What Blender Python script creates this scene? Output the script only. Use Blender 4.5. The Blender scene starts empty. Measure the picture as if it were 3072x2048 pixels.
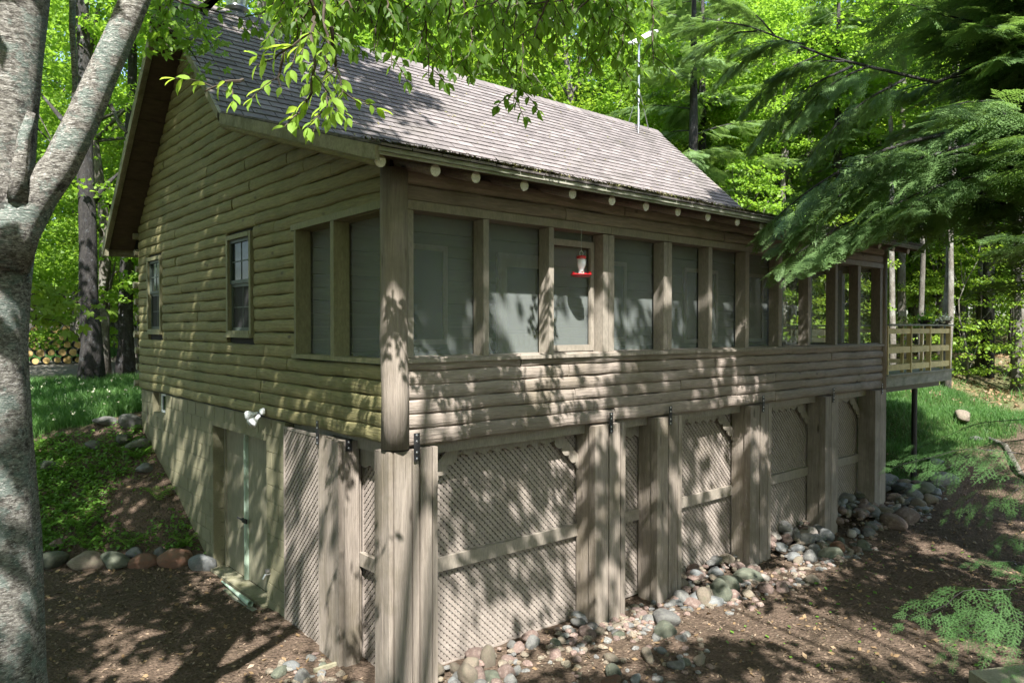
import bpy, math, random
import numpy as np
from mathutils import Vector, Matrix
R = math.radians
random.seed(7); rng = np.random.default_rng(7)
scene = bpy.context.scene
COL = scene.collection

# ---------------------------------------------------------------- camera, world, sun, exposure
YAW, PITCH = R(49.3), R(-0.99)
CAM = np.array([-3.593, -5.852, 1.085]); FPX = 2197.0
_h = np.array([math.cos(YAW), math.sin(YAW), 0.]); cr = np.array([math.sin(YAW), -math.cos(YAW), 0.]); _z = np.array([0, 0, 1.])
cf = _h*math.cos(PITCH) + _z*math.sin(PITCH); cu = _z*math.cos(PITCH) - _h*math.sin(PITCH)
cam_data = bpy.data.cameras.new('camera'); cam = bpy.data.objects.new('camera', cam_data); COL.objects.link(cam)
M = Matrix(((cr[0], cu[0], -cf[0], CAM[0]), (cr[1], cu[1], -cf[1], CAM[1]), (cr[2], cu[2], -cf[2], CAM[2]), (0, 0, 0, 1)))
cam.matrix_world = M
cam_data.sensor_width = 36; cam_data.lens = 36*FPX/3072; cam_data.clip_start = 0.05; cam_data.clip_end = 1500
scene.camera = cam

SUN = np.array([-.351, -.530, .772]); SUN = SUN/np.linalg.norm(SUN)
world = bpy.data.worlds.new('World'); scene.world = world; world.use_nodes = True
wn = world.node_tree.nodes; wl = world.node_tree.links
bg = wn['Background']; sky = wn.new('ShaderNodeTexSky'); sky.sky_type = 'NISHITA'; sky.sun_disc = False
sky.sun_elevation = math.asin(SUN[2]); sky.sun_rotation = math.atan2(SUN[0], SUN[1])
sky.air_density = 1.0; sky.dust_density = 1.5; sky.ozone_density = 1.0
wl.new(sky.outputs[0], bg.inputs[0]); bg.inputs[1].default_value = 0.115
sl = bpy.data.lights.new('sun', 'SUN'); sl.energy = 5.0; sl.angle = R(.53); sl.color = (1, .965, .925)
so = bpy.data.objects.new('sun', sl); COL.objects.link(so)
so.rotation_mode = 'QUATERNION'; so.rotation_quaternion = Vector(-SUN).to_track_quat('-Z', 'Y'); so.location = (-10, -15, 25)
vs = scene.view_settings; vs.view_transform = 'Standard'; vs.look = 'None'; vs.gamma = 1; vs.use_curve_mapping = False; vs.exposure = 1.78
scene.render.engine = 'CYCLES'
cy = scene.cycles; cy.use_denoising = True; cy.max_bounces = 7; cy.diffuse_bounces = 4; cy.glossy_bounces = 2; cy.transmission_bounces = 4
cy.transparent_max_bounces = 10; cy.caustics_reflective = False; cy.caustics_refractive = False; cy.sample_clamp_indirect = 6

def proj(P):
    d = np.asarray(P, float) - CAM; w = d @ cf
    return (1536 + FPX*(d @ cr)/w, 1024 - FPX*(d @ cu)/w, w)
def in_view(P, m=80):
    x, y, w = proj(P)
    return w > 0 and -m < x < 3072 + m and -m < y < 2048 + m
def ray_at(px, py, t):      # reference coordinates 2352 wide, t metres of depth
    return CAM + (cf + cr*((px*1.30612 - 1536)/FPX) - cu*((py*1.30612 - 1024)/FPX))*t

# ---------------------------------------------------------------- object helpers
def tag(o, label=None, cat=None, group=None, kind=None):
    if label: o['label'] = label
    if cat: o['category'] = cat
    if group: o['group'] = group
    if kind: o['kind'] = kind
    return o
def link(o, parent=None):
    COL.objects.link(o)
    if parent is not None: o.parent = parent
    return o
def empty(name, loc=(0, 0, 0), parent=None):
    # things stay at the world origin frame so their parts can be written in world metres
    o = bpy.data.objects.new(name, None); link(o, parent); o.location = loc; o.empty_display_size = .1
    return o
class MB:
    def __init__(s): s.V = []; s.F = []
    def add(s, vs_, fs):
        b = len(s.V); s.V += [tuple(v) for v in vs_]; s.F += [tuple(i + b for i in f) for f in fs]; return s
    def box(s, x0, x1, y0, y1, z0, z1):
        return s.add([(x0,y0,z0),(x1,y0,z0),(x1,y1,z0),(x0,y1,z0),(x0,y0,z1),(x1,y0,z1),(x1,y1,z1),(x0,y1,z1)],
                     [(0,3,2,1),(4,5,6,7),(0,1,5,4),(1,2,6,5),(2,3,7,6),(3,0,4,7)])
    def hexa(s, p): return s.add(p, [(0,3,2,1),(4,5,6,7),(0,1,5,4),(1,2,6,5),(2,3,7,6),(3,0,4,7)])
    def prism(s, poly, f0, f1):     # poly of 2-D points, f0/f1 map them to 3-D on either side
        n = len(poly); v = [f0(p) for p in poly] + [f1(p) for p in poly]
        return s.add(v, [tuple(range(n))[::-1], tuple(range(n, 2*n))] + [(i, (i+1) % n, n + (i+1) % n, n + i) for i in range(n)])
    def tube(s, pts, rad, n=8, cap=True, wob=0, seed=0):
        pts = [Vector(p) for p in pts]; m = len(pts); rr = random.Random(seed)
        if not hasattr(rad, '__len__'): rad = [rad]*m
        V = []; prev = None
        for i, p in enumerate(pts):
            t = (pts[min(i+1, m-1)] - pts[max(i-1, 0)]).normalized()
            if prev is None: a = t.cross(Vector((0, 0, 1)) if abs(t.z) < .9 else Vector((1, 0, 0))).normalized()
            else: a = (prev - t*prev.dot(t)).normalized()
            prev = a; b = t.cross(a)
            for k in range(n):
                an = 2*math.pi*k/n; r = rad[i]*(1 + wob*(rr.random() - .5)*2)
                V.append(p + (a*math.cos(an) + b*math.sin(an))*r)
        F = [(i*n+k, i*n+(k+1) % n, (i+1)*n+(k+1) % n, (i+1)*n+k) for i in range(m-1) for k in range(n)]
        if cap: F += [tuple(range(n))[::-1], tuple(range((m-1)*n, m*n))]
        return s.add(V, F)
    def lathe(s, prof, c, n=20, flute=0, nf=8):
        V = []; m = len(prof)
        for r, z in prof:
            for k in range(n):
                a = 2*math.pi*k/n; q = r*(1 + flute*math.cos(a*nf)); V.append((c[0]+q*math.cos(a), c[1]+q*math.sin(a), c[2]+z))
        return s.add(V, [(i*n+k, i*n+(k+1) % n, (i+1)*n+(k+1) % n, (i+1)*n+k) for i in range(m-1) for k in range(n)])
    def mesh(s, name, mat, smooth=False):
        me = bpy.data.meshes.new(name); me.from_pydata(s.V, [], s.F); me.materials.append(mat)
        if smooth: me.polygons.foreach_set('use_smooth', [True]*len(me.polygons))
        me.update(); return me
    def build(s, name, mat, parent=None, smooth=False, label=None, kind=None):
        o = bpy.data.objects.new(name, s.mesh(name, mat, smooth)); link(o, parent); return tag(o, label, kind=kind)
def box(name, mat, parent, *d, label=None): return MB().box(*d).build(name, mat, parent, label=label)
def poly_mesh(name, V, k, mat, smooth=False):       # V: (n*k,3) array of n separate k-gons
    V = np.asarray(V, np.float32).reshape(-1, 3); n = len(V)//k
    me = bpy.data.meshes.new(name); me.vertices.add(len(V)); me.vertices.foreach_set('co', V.ravel())
    me.loops.add(len(V)); me.loops.foreach_set('vertex_index', np.arange(len(V), dtype=np.int32))
    me.polygons.add(n); me.polygons.foreach_set('loop_start', np.arange(0, n*k, k, dtype=np.int32))
    me.polygons.foreach_set('loop_total', np.full(n, k, dtype=np.int32))
    me.materials.append(mat); me.update(calc_edges=True); me.validate()
    return me
def unit(v): return v/np.maximum(np.linalg.norm(v, axis=-1, keepdims=True), 1e-9)
def leaves(P, L, W, up=.8, droop=.25, tipdir=None, fold=0., seed=0):
    """rhombic leaves at points P; returns (n*4,3)"""
    g = np.random.default_rng(seed); n = len(P)
    N = unit(np.stack([g.normal(0, 1-up*.6, n), g.normal(0, 1-up*.6, n), np.full(n, up) + .05], 1))
    D = g.normal(0, 1, (n, 3)); D[:, 2] -= droop*2
    if tipdir is not None: D = D*.5 + tipdir
    D = unit(D - N*(D*N).sum(1, keepdims=True)); S = np.cross(N, D)
    sz = (.7 + .6*g.random(n))[:, None]; L = L*sz; W = W*sz
    D2 = unit(D - N*.0 - np.array([0, 0, droop]))
    a = P; b = P + D*L*.45 + S*W*.5 + N*fold*W; c = P + D2*L; d = P + D*L*.45 - S*W*.5 + N*fold*W
    return np.stack([a, b, c, d], 1).reshape(-1, 3)

# ---------------------------------------------------------------- materials
def new_mat(name):
    m = bpy.data.materials.new(name); m.use_nodes = True; nt = m.node_tree
    return m, nt, nt.nodes, nt.links, nt.nodes['Principled BSDF']
def ramp_noise(nt, vec, scale, lo, hi, detail=4, rough=.6):
    n = nt.nodes.new('ShaderNodeTexNoise'); n.inputs['Scale'].default_value = scale; n.inputs['Detail'].default_value = detail
    n.inputs['Roughness'].default_value = rough; nt.links.new(vec, n.inputs['Vector'])
    mr = nt.nodes.new('ShaderNodeMapRange'); mr.inputs['From Min'].default_value = .3; mr.inputs['From Max'].default_value = .7
    mr.inputs['To Min'].default_value = lo; mr.inputs['To Max'].default_value = hi; nt.links.new(n.outputs[0], mr.inputs[0])
    return mr.outputs[0], n.outputs[0]
def mixc(nt, a, b, fac, mode='MIX'):
    m = nt.nodes.new('ShaderNodeMix'); m.data_type = 'RGBA'; m.blend_type = mode
    for sock, v in ((m.inputs[6], a), (m.inputs[7], b), (m.inputs[0], fac)):
        if isinstance(v, (int, float)): sock.default_value = v
        elif isinstance(v, tuple): sock.default_value = (*v, 1)
        else: nt.links.new(v, sock)
    return m.outputs[2]
def math_n(nt, op, a, b):
    m = nt.nodes.new('ShaderNodeMath'); m.operation = op
    for s, v in zip(m.inputs, (a, b)):
        if isinstance(v, (int, float)): s.default_value = v
        else: nt.links.new(v, s)
    return m.outputs[0]
def stuff_mat(name, c1, c2, scale=(6, 6, 6), fine=30, rough=.8, bump=.3, bdist=.01, c3=None, s3=1.2, t3=.6, rand=.15, metal=0, spec=.3, vor=0, knots=None):
    """two-tone noise surface with a third, larger stain colour, per-piece tint and bump"""
    m, nt, N, L, P = new_mat(name)
    tc = N.new('ShaderNodeTexCoord'); mp = N.new('ShaderNodeMapping'); mp.inputs['Scale'].default_value = scale
    L.new(tc.outputs['Object'], mp.inputs[0]); v = mp.outputs[0]
    f, _ = ramp_noise(nt, v, 1.0, 0, 1); f2, raw = ramp_noise(nt, v, fine/max(scale), .78, 1.18, 6)
    c = mixc(nt, c1, c2, f); c = mixc(nt, c, (1, 1, 1), 0.)
    g = N.new('ShaderNodeCombineColor'); [L.new(f2, g.inputs[i]) for i in range(3)]
    c = mixc(nt, c, g.outputs[0], 1.0, 'MULTIPLY')
    if c3 is not None:
        f3, r3 = ramp_noise(nt, tc.outputs['Object'], s3, 0, 1, 5, .65); th = math_n(nt, 'GREATER_THAN', 0, 0)
        mr = N.new('ShaderNodeMapRange'); mr.inputs['From Min'].default_value = t3 - .07; mr.inputs['From Max'].default_value = t3 + .1
        L.new(r3, mr.inputs[0]); c = mixc(nt, c, c3, math_n(nt, 'MULTIPLY', mr.outputs[0], .7))
    if knots:
        mk = N.new('ShaderNodeMapping'); mk.inputs['Scale'].default_value = knots; L.new(tc.outputs['Object'], mk.inputs[0])
        vk = N.new('ShaderNodeTexVoronoi'); vk.inputs['Scale'].default_value = 1; L.new(mk.outputs[0], vk.inputs[0])
        mr = N.new('ShaderNodeMapRange'); mr.inputs['From Min'].default_value = .13; mr.inputs['From Max'].default_value = .05; L.new(vk.outputs[0], mr.inputs[0])
        c = mixc(nt, c, (.05, .04, .03), math_n(nt, 'MULTIPLY', mr.outputs[0], .75))
    if rand:
        oi = N.new('ShaderNodeObjectInfo'); ge = N.new('ShaderNodeNewGeometry')
        s = math_n(nt, 'FRACT', math_n(nt, 'ADD', oi.outputs['Random'], ge.outputs['Random Per Island']), 0)
        mr = N.new('ShaderNodeMapRange'); mr.inputs['To Min'].default_value = 1-rand; mr.inputs['To Max'].default_value = 1+rand; L.new(s, mr.inputs[0])
        g = N.new('ShaderNodeCombineColor'); [L.new(mr.outputs[0], g.inputs[i]) for i in range(3)]
        c = mixc(nt, c, g.outputs[0], 1.0, 'MULTIPLY')
    L.new(c, P.inputs['Base Color']); P.inputs['Roughness'].default_value = rough; P.inputs['Metallic'].default_value = metal
    P.inputs['Specular IOR Level'].default_value = spec
    if bump:
        b = N.new('ShaderNodeBump'); b.inputs['Strength'].default_value = bump; b.inputs['Distance'].default_value = bdist
        if vor:
            vo = N.new('ShaderNodeTexVoronoi'); vo.inputs['Scale'].default_value = vor; L.new(tc.outputs['Object'], vo.inputs[0])
            L.new(math_n(nt, 'ADD', raw, vo.outputs[0]), b.inputs['Height'])
        else: L.new(raw, b.inputs['Height'])
        L.new(b.outputs[0], P.inputs['Normal'])
    return m
def leaf_mat(name, c1, c2, tr, trans=.4, scale=.6, gloss=.35):
    m, nt, N, L, P = new_mat(name)
    tc = N.new('ShaderNodeTexCoord'); ge = N.new('ShaderNodeNewGeometry'); oi = N.new('ShaderNodeObjectInfo')
    f, _ = ramp_noise(nt, tc.outputs['Object'], scale, 0, .6, 3)
    s = math_n(nt, 'ADD', f, math_n(nt, 'MULTIPLY', ge.outputs['Random Per Island'], .45))
    s = math_n(nt, 'ADD', s, math_n(nt, 'MULTIPLY', oi.outputs['Random'], .25)); s = math_n(nt, 'SUBTRACT', s, .1)
    c = mixc(nt, c1, c2, s); ct = mixc(nt, tuple(x*.75 for x in tr), tr, s)
    L.new(c, P.inputs['Base Color']); P.inputs['Roughness'].default_value = .5; P.inputs['Specular IOR Level'].default_value = gloss
    t = N.new('ShaderNodeBsdfTranslucent'); L.new(ct, t.inputs[0])
    mx = N.new('ShaderNodeMixShader'); mx.inputs[0].default_value = trans
    L.new(P.outputs[0], mx.inputs[1]); L.new(t.outputs[0], mx.inputs[2]); L.new(mx.outputs[0], N['Material Output'].inputs[0])
    return m
PA, PB, PD = (.27, .228, .195), (.205, .17, .14), (.13, .11, .075)
m_logx = stuff_mat('painted_log_front', PA, PB, (1.6, 14, 14), 60, .7, .6, .014, PD, .9, .58, .10, knots=(2.6, 2, 5))
m_logy = stuff_mat('gable_log_green_shade', (.225, .20, .095), (.175, .16, .075), (14, 1.6, 14), 60, .7, .6, .014, (.11, .115, .05), .9, .60, .10, knots=(2, 2.2, 5))  # front log paint shifted olive: green forest bounce and shade put into the colour
m_trim = stuff_mat('painted_trim', (.255, .225, .185), (.21, .185, .15), (9, 9, 3), 50, .65, .25, .005, PD, 1.3, .66, .06)
m_trimg = stuff_mat('gable_trim_green_shade', (.205, .195, .11), (.165, .16, .09), (9, 9, 3), 50, .65, .25, .005, (.11, .115, .05), 1.3, .66, .06)  # front trim's copy with the gable's green shade mixed into its colour
m_post = stuff_mat('painted_post_wood', (.28, .24, .20), (.19, .16, .13), (16, 16, 1.1), 70, .75, .8, .012, PD, 1.4, .56, .14, knots=(5, 5, 1.3))
m_lat = stuff_mat('painted_lattice', (.30, .26, .225), (.24, .205, .175), (9, 9, 9), 60, .7, .2, .004, PD, 1.0, .66, .06)
m_block = stuff_mat('painted_block', (.20, .185, .115), (.17, .16, .10), (5, 5, 5), 90, .75, .35, .004, (.17, .155, .085), .5, .60, .012)
m_door = stuff_mat('painted_door', (.225, .21, .145), (.20, .185, .13), (3, 3, 1), 20, .5, .1, .003, None, rand=.03)
m_strip = stuff_mat('pale_green_strip', (.42, .52, .42), (.36, .46, .36), (9, 9, 2), 40, .5, .2, .003, (.25, .2, .14), 6, .62, 0)
m_white = stuff_mat('white_plastic', (.74, .76, .76), (.66, .68, .68), (5, 5, 5), 30, .4, .1, .003, None, rand=0)
m_black = stuff_mat('black_metal', (.018, .018, .02), (.03, .03, .032), (8, 8, 8), 60, .45, .15, .002, None, rand=0, metal=.3, spec=.5)
m_steel = stuff_mat('brushed_steel', (.55, .55, .56), (.45, .45, .46), (8, 8, 8), 60, .3, .1, .002, None, rand=0, metal=.9)
m_soffit = stuff_mat('brown_soffit', (.085, .062, .042), (.065, .048, .032), (2, 2, 8), 30, .8, .2, .004, None, rand=.04)
m_fascia = stuff_mat('weathered_fascia', (.26, .245, .17), (.19, .175, .115), (6, 6, 6), 40, .75, .4, .006, (.09, .09, .04), 1.5, .56, .05)
m_end = stuff_mat('cut_log_end', (.62, .58, .50), (.50, .46, .38), (12, 12, 12), 60, .8, .4, .005, None, rand=.08)
m_shing = stuff_mat('asphalt_shingle', (.185, .163, .155), (.135, .12, .116), (5, 5, 5), 260, .9, .5, .002, (.085, .078, .068), .8, .60, .20)
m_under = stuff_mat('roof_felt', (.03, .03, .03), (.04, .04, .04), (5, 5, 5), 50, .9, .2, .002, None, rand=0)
m_litter = stuff_mat('dry_needles_and_moss', (.20, .16, .085), (.10, .12, .035), (6, 6, 6), 60, .9, 0, 0, None, rand=.5)
m_new = stuff_mat('treated_pine', (.62, .51, .25), (.50, .41, .19), (7, 7, 7), 40, .7, .3, .004, (.25, .2, .10), 4, .62, .10)
m_grey = stuff_mat('weathered_deck_board', (.30, .29, .24), (.21, .21, .16), (1.5, 14, 6), 50, .8, .4, .006, (.10, .12, .06), 2.5, .56, .12)
m_birch = stuff_mat('birch_bark', (.30, .285, .25), (.12, .105, .085), (7, 7, 26), 90, .85, 1.0, .03, (.20, .28, .25), 3.2, .56, .0, vor=30)
def birch_mat():
    m, nt, N, L, P = new_mat('birch_bark'); tc = N.new('ShaderNodeTexCoord')
    def nz(scale, det, lo, hi, rough=.65, mp=(1, 1, 1)):
        mm = N.new('ShaderNodeMapping'); mm.inputs['Scale'].default_value = mp; L.new(tc.outputs['Object'], mm.inputs[0])
        n = N.new('ShaderNodeTexNoise'); n.inputs['Scale'].default_value = scale; n.inputs['Detail'].default_value = det; n.inputs['Roughness'].default_value = rough; L.new(mm.outputs[0], n.inputs[0])
        r = N.new('ShaderNodeMapRange'); r.inputs['From Min'].default_value = lo; r.inputs['From Max'].default_value = hi; L.new(n.outputs[0], r.inputs[0]); return r.outputs[0], n.outputs[0]
    a, ra = nz(24, 8, .42, .60, .75, (1, 1, 2.4)); b_, rb = nz(5, 7, .50, .56, .75, (1, 1, 1.2)); c_, rc_ = nz(4.2, 8, .56, .60, .75); d_, rd = nz(42, 5, .54, .62, .7, (1, 1, 2.8)); e_, re_ = nz(60, 3, .58, .62, .7, (.6, .6, 4))
    col = mixc(nt, (.105, .095, .082), (.37, .35, .31), a); col = mixc(nt, col, (.18, .25, .22), math_n(nt, 'MULTIPLY', b_, .6)); col = mixc(nt, col, (.58, .56, .52), math_n(nt, 'MULTIPLY', d_, .8)); col = mixc(nt, col, (.035, .03, .028), math_n(nt, 'MULTIPLY', c_, .75)); col = mixc(nt, col, (.05, .045, .04), math_n(nt, 'MULTIPLY', e_, .7))
    L.new(col, P.inputs['Base Color']); P.inputs['Roughness'].default_value = .9; P.inputs['Specular IOR Level'].default_value = .2
    bp = N.new('ShaderNodeBump'); bp.inputs['Strength'].default_value = 1.0; bp.inputs['Distance'].default_value = .03; L.new(math_n(nt, 'ADD', ra, math_n(nt, 'MULTIPLY', rd, .6)), bp.inputs['Height']); L.new(bp.outputs[0], P.inputs['Normal']); return m
m_birch = birch_mat()
m_bark = stuff_mat('dark_maple_bark', (.055, .05, .045), (.02, .019, .02), (14, 14, 3), 60, .9, 1.0, .04, (.13, .14, .15), 7, .62, .1)
m_bark2 = stuff_mat('grey_forest_bark', (.16, .145, .12), (.07, .063, .052), (12, 12, 3), 60, .9, 1., .03, (.27, .27, .24), 3.0, .57, .25)
m_twig = stuff_mat('brown_twig', (.075, .055, .04), (.05, .04, .03), (12, 12, 12), 60, .8, .2, .003, None, rand=.1)
m_stones = {
 'grey': stuff_mat('grey_stone', (.19, .185, .17), (.11, .11, .105), (9, 9, 9), 60, .85, .7, .03, (.24, .24, .21), 2.2, .55, .25),
 'green': stuff_mat('mossy_green_stone', (.10, .12, .09), (.12, .12, .085), (8, 8, 8), 60, .85, .7, .03, (.17, .18, .13), 2.2, .55, .25),
 'pink': stuff_mat('pinkish_stone', (.235, .165, .135), (.15, .11, .095), (8, 8, 8), 60, .85, .7, .03, (.34, .27, .23), 2.5, .57, .25),
 'rust': stuff_mat('rust_red_stone', (.21, .105, .065), (.14, .085, .06), (6, 6, 6), 60, .85, .7, .03, (.14, .11, .08), 2.2, .56, .25),
 'tan': stuff_mat('tan_stone', (.235, .195, .145), (.155, .13, .10), (8, 8, 8), 60, .85, .7, .03, (.17, .16, .11), 2.2, .55, .25),
 'white': stuff_mat('whitish_stone', (.34, .31, .27), (.22, .195, .17), (8, 8, 8), 50, .7, .4, .006, (.25, .22, .18), 5, .6, .15),
 'dark': stuff_mat('dark_slate_stone', (.10, .11, .115), (.15, .15, .14), (8, 8, 8), 50, .7, .4, .006, (.2, .2, .18), 5, .6, .2)}
m_chip = stuff_mat('wood_chips', (.20, .145, .10), (.07, .052, .036), (20, 20, 20), 60, .9, 0, 0, None, rand=.6)
m_maple = leaf_mat('maple_leaf', (.085, .175, .022), (.20, .32, .045), (.36, .60, .05), .48, .45)
m_maple2 = leaf_mat('yellowgreen_maple_leaf', (.10, .19, .02), (.21, .32, .045), (.40, .58, .05), .45, .5)
m_ovate = leaf_mat('ovate_leaf', (.06, .13, .018), (.11, .20, .03), (.38, .60, .05), .58, 2)
m_ovlit = leaf_mat('backlit_ovate_leaf', (.17, .30, .04), (.25, .40, .06), (.55, .75, .09), .5, 2, .12)  # brighter copy of the ovate leaf, backlight put into the colour
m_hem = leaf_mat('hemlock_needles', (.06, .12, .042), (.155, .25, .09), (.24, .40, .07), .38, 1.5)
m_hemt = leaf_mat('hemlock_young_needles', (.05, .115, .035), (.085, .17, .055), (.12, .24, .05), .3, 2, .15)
m_heml = leaf_mat('sunlit_hemlock_needles', (.10, .18, .07), (.22, .32, .13), (.30, .46, .11), .4, 1.5)  # lit copy of the hemlock needles, sun painted in as a paler green
m_fern = leaf_mat('fern_frond', (.08, .2, .015), (.14, .28, .03), (.25, .45, .03), .4, 3)
m_cover = leaf_mat('ground_cover_leaf', (.06, .14, .018), (.12, .24, .035), (.2, .38, .04), .35, 3)
m_grass = leaf_mat('grass_blade', (.04, .115, .028), (.095, .185, .045), (.12, .30, .05), .35, .8)
m_dead = leaf_mat('dead_leaf', (.16, .10, .05), (.26, .18, .10), (.2, .12, .05), .15, 4)
m_petal = stuff_mat('pale_petals', (.75, .72, .55), (.65, .65, .45), (9, 9, 9), 30, .6, 0, 0, None, rand=.1)
m_yellow = stuff_mat('log_end_wood', (.50, .36, .15), (.38, .26, .10), (9, 9, 9), 50, .8, .3, .004, (.22, .15, .07), 7, .6, .2)
m_red = stuff_mat('red_plastic', (.45, .012, .02), (.38, .01, .015), (5, 5, 5), 30, .3, .05, .002, None, rand=0, spec=.5)
def glass_mat(name, col=(.012, .018, .016), rough=.12):
    m, nt, N, L, P = new_mat(name); P.inputs['Base Color'].default_value = (*col, 1); P.inputs['Roughness'].default_value = rough
    P.inputs['Specular IOR Level'].default_value = .12; return m
m_pane = glass_mat('dark_window_glass')
def clear_mat(name, tint, alpha, rough=.05):
    m, nt, N, L, P = new_mat(name); P.inputs['Base Color'].default_value = (*tint, 1); P.inputs['Roughness'].default_value = rough
    t = N.new('ShaderNodeBsdfTransparent'); mx = N.new('ShaderNodeMixShader'); mx.inputs[0].default_value = alpha
    L.new(t.outputs[0], mx.inputs[1]); L.new(P.outputs[0], mx.inputs[2]); L.new(mx.outputs[0], N['Material Output'].inputs[0]); return m
m_bottle = clear_mat('clear_bottle_glass', (.8, .9, .9), .28)
def screen_mat():
    m, nt, N, L, P = new_mat('insect_screen')
    P.inputs['Base Color'].default_value = (.38, .42, .395, 1); P.inputs['Roughness'].default_value = .6
    tc = N.new('ShaderNodeTexCoord'); mp = N.new('ShaderNodeMapping'); mp.inputs['Scale'].default_value = (1, 1, 60); L.new(tc.outputs['Object'], mp.inputs[0])
    a, _ = ramp_noise(nt, mp.outputs[0], 2.0, .17, .20, 5); t = N.new('ShaderNodeBsdfTransparent'); mx = N.new('ShaderNodeMixShader')
    L.new(a, mx.inputs[0]); L.new(t.outputs[0], mx.inputs[1]); L.new(P.outputs[0], mx.inputs[2]); L.new(mx.outputs[0], N['Material Output'].inputs[0]); return m
m_screen = screen_mat()
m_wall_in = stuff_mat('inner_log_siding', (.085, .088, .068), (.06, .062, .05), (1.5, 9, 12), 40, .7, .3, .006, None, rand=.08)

# ---------------------------------------------------------------- ground
CP = np.array([  # x, y, z, weight radius
 (-6,-4,-2.4),(-3,-3,-2.4),(0,-3,-2.4),(3,-3,-2.42),(6,-3,-2.42),(9,-3,-2.4),(-1,0,-2.4),(2,-.5,-2.4),(5,-.5,-2.4),(8,-.5,-2.38),(10.5,-.5,-2.35),
 (-2,2,-2.4),(-4,2,-2.4),(-.3,4,-2.4),(-2,4.6,-2.4),(-6,5,-2.4),(.1,5.3,-2.4),(-1.65,6.7,-2.4),(-3.5,7.6,-2.4),(-7,9,-2.3),(-4,-9,-2.5),(4,-9,-2.6),(12,-8,-2.6),(-12,-2,-2.4),(-12,4,-2.3),
 (0,6.2,-1.7),(0,7.05,-1.33),(0,7.85,-1.07),(0,8.7,-.6),(.3,9.6,-.45),(-1.4,9.6,-.95),(-.7,8.3,-1.35),(-1.6,8.1,-1.75),(-.5,10.6,-.62),(-3.2,10.5,-1.25),(-1.5,12,-.72),(.5,13,-.45),(1,16,-.36),(-2,16,-.4),(2,19,-.32),(-1,20,-.33),(1.5,26,-.15),(-5,16,-.6),(-9,14,-1.2),(-8,22,-.5),(4,30,0),(-6,32,0),(0,40,.5),(-15,40,.3),(10,40,.6),
 (11.5,.3,-2.25),(12.6,.2,-2.12),(12.4,-1.5,-2.35),(14,-1.4,-2.0),(13.3,1,-1.55),(15,1.8,-.75),(16.3,.5,-1.0),(15.3,-.4,-1.45),(17.6,2.2,-.6),(17,5,-.1),(13,5,-.3),(12,3,-.9),(11.2,1.5,-1.6),(16,-3,-1.8),(15,-6,-2.3),(18,-1.5,-1.15),(21,0,-.8),(24,-4,-1.1),(21,5,-.1),(28,3,.1),(30,-3,-.2),(40,5,1.2),(40,-8,.6),(30,15,.8),(45,25,1.8),(60,0,2.2),(60,-25,1.5),(20,15,.3),(10,14,-.2),(5,14,-.3),(30,-20,-1),(60,60,2.5),(0,80,2),(-60,30,0),(-60,-30,-2.5),(0,-60,-3),(100,-60,1),(120,40,3),(40,110,3),(-50,90,1)])
def height(x, y):
    x = np.asarray(x, float); y = np.asarray(y, float); sh = x.shape; x = x.ravel(); y = y.ravel()
    out = np.zeros(len(x))
    for i in range(0, len(x), 20000):
        d2 = (x[i:i+20000, None] - CP[None, :, 0])**2 + (y[i:i+20000, None] - CP[None, :, 1])**2
        w = 1/(d2 + .08)**1.9; out[i:i+20000] = (w*CP[None, :, 2]).sum(1)/w.sum(1)
    lw = np.where(x < 0, 5.0-.98*x, 5.0); tp = np.where(x < 0, 9.25-.42*x, 9.25); zt = -.52+.30*np.clip(x, -4, 0)
    t = np.clip((y-lw)/np.maximum(tp-lw, .5), 0, 1); zb_ = -2.38+(zt+2.38)*(t**.9); t2 = np.clip((y-tp)/5.5, 0, 1); zb_ = np.where(y > tp, zt+(-.36-zt)*t2, zb_)
    w_ = np.clip((x+7)/2.5, 0, 1)*np.clip((3-x)/2, 0, 1)*np.clip((18-y)/2.5, 0, 1)*np.clip((y-2)/2, 0, 1); out = out*(1-w_)+zb_*w_
    out += .018*np.sin(x*2.3 + 1.7*np.sin(y*1.1))*np.cos(y*1.9 + x) + .02*np.sin(x*.7+y*.9)
    return out.reshape(sh)
def H(x, y): return float(height(np.array([x]), np.array([y]))[0])
def smooth(a, b, t): t = np.clip((t-a)/(b-a), 0, 1); return t*t*(3-2*t)
def bed_top(x): return 9.25 - .42*x*(x < 0) + .2*x*(x > 0)      # y of the upper edge of the planted bank
def zones(x, y):
    n = .5*np.sin(x*1.7+y*.9)+.5*np.sin(x*.8-y*2.1+1); n2 = np.sin(x*5.1+2*np.sin(y*3))*np.sin(y*4.3)
    grassL = smooth(0, .35, y - bed_top(x) - .15*n2)*(1 - smooth(15.6, 16.4, y + .2*n + .12*x))*(x < 8)
    gravel = smooth(16.6, 17.0, y + .1*n)*(1-smooth(26, 28, y + n))*(x < 14)
    # right-hand bank of grass, between the stones and the fallen log
    lg = -0.4 + (x-14)*.5
    grassR = smooth(10.9, 11.4, x + .2*n2)*smooth(.1, .7, y + (x-12)*.22 + .3*n2)*(1 - smooth(17.5, 19, x - .4*(y) + n*.5))
    wood = np.clip(smooth(27, 29, y) + smooth(17.5, 19.5, x - .3*y), 0, 1)
    return grassL, gravel, grassR, wood, n, n2
def axis(a, b, step, lo, hi):
    c = list(np.arange(a, b + 1e-6, step)); s = step; v = a; left = []
    while v > lo: s *= 1.22; v -= s; left.append(v)
    s = step; v = b; right = []
    while v < hi: s *= 1.22; v += s; right.append(v)
    return np.array(left[::-1] + c + right)
gx = axis(-6, 17, .16, -260, 300); gy = axis(-6, 17, .16, -260, 300)
X, Y = np.meshgrid(gx, gy); Z = height(X, Y)
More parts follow.
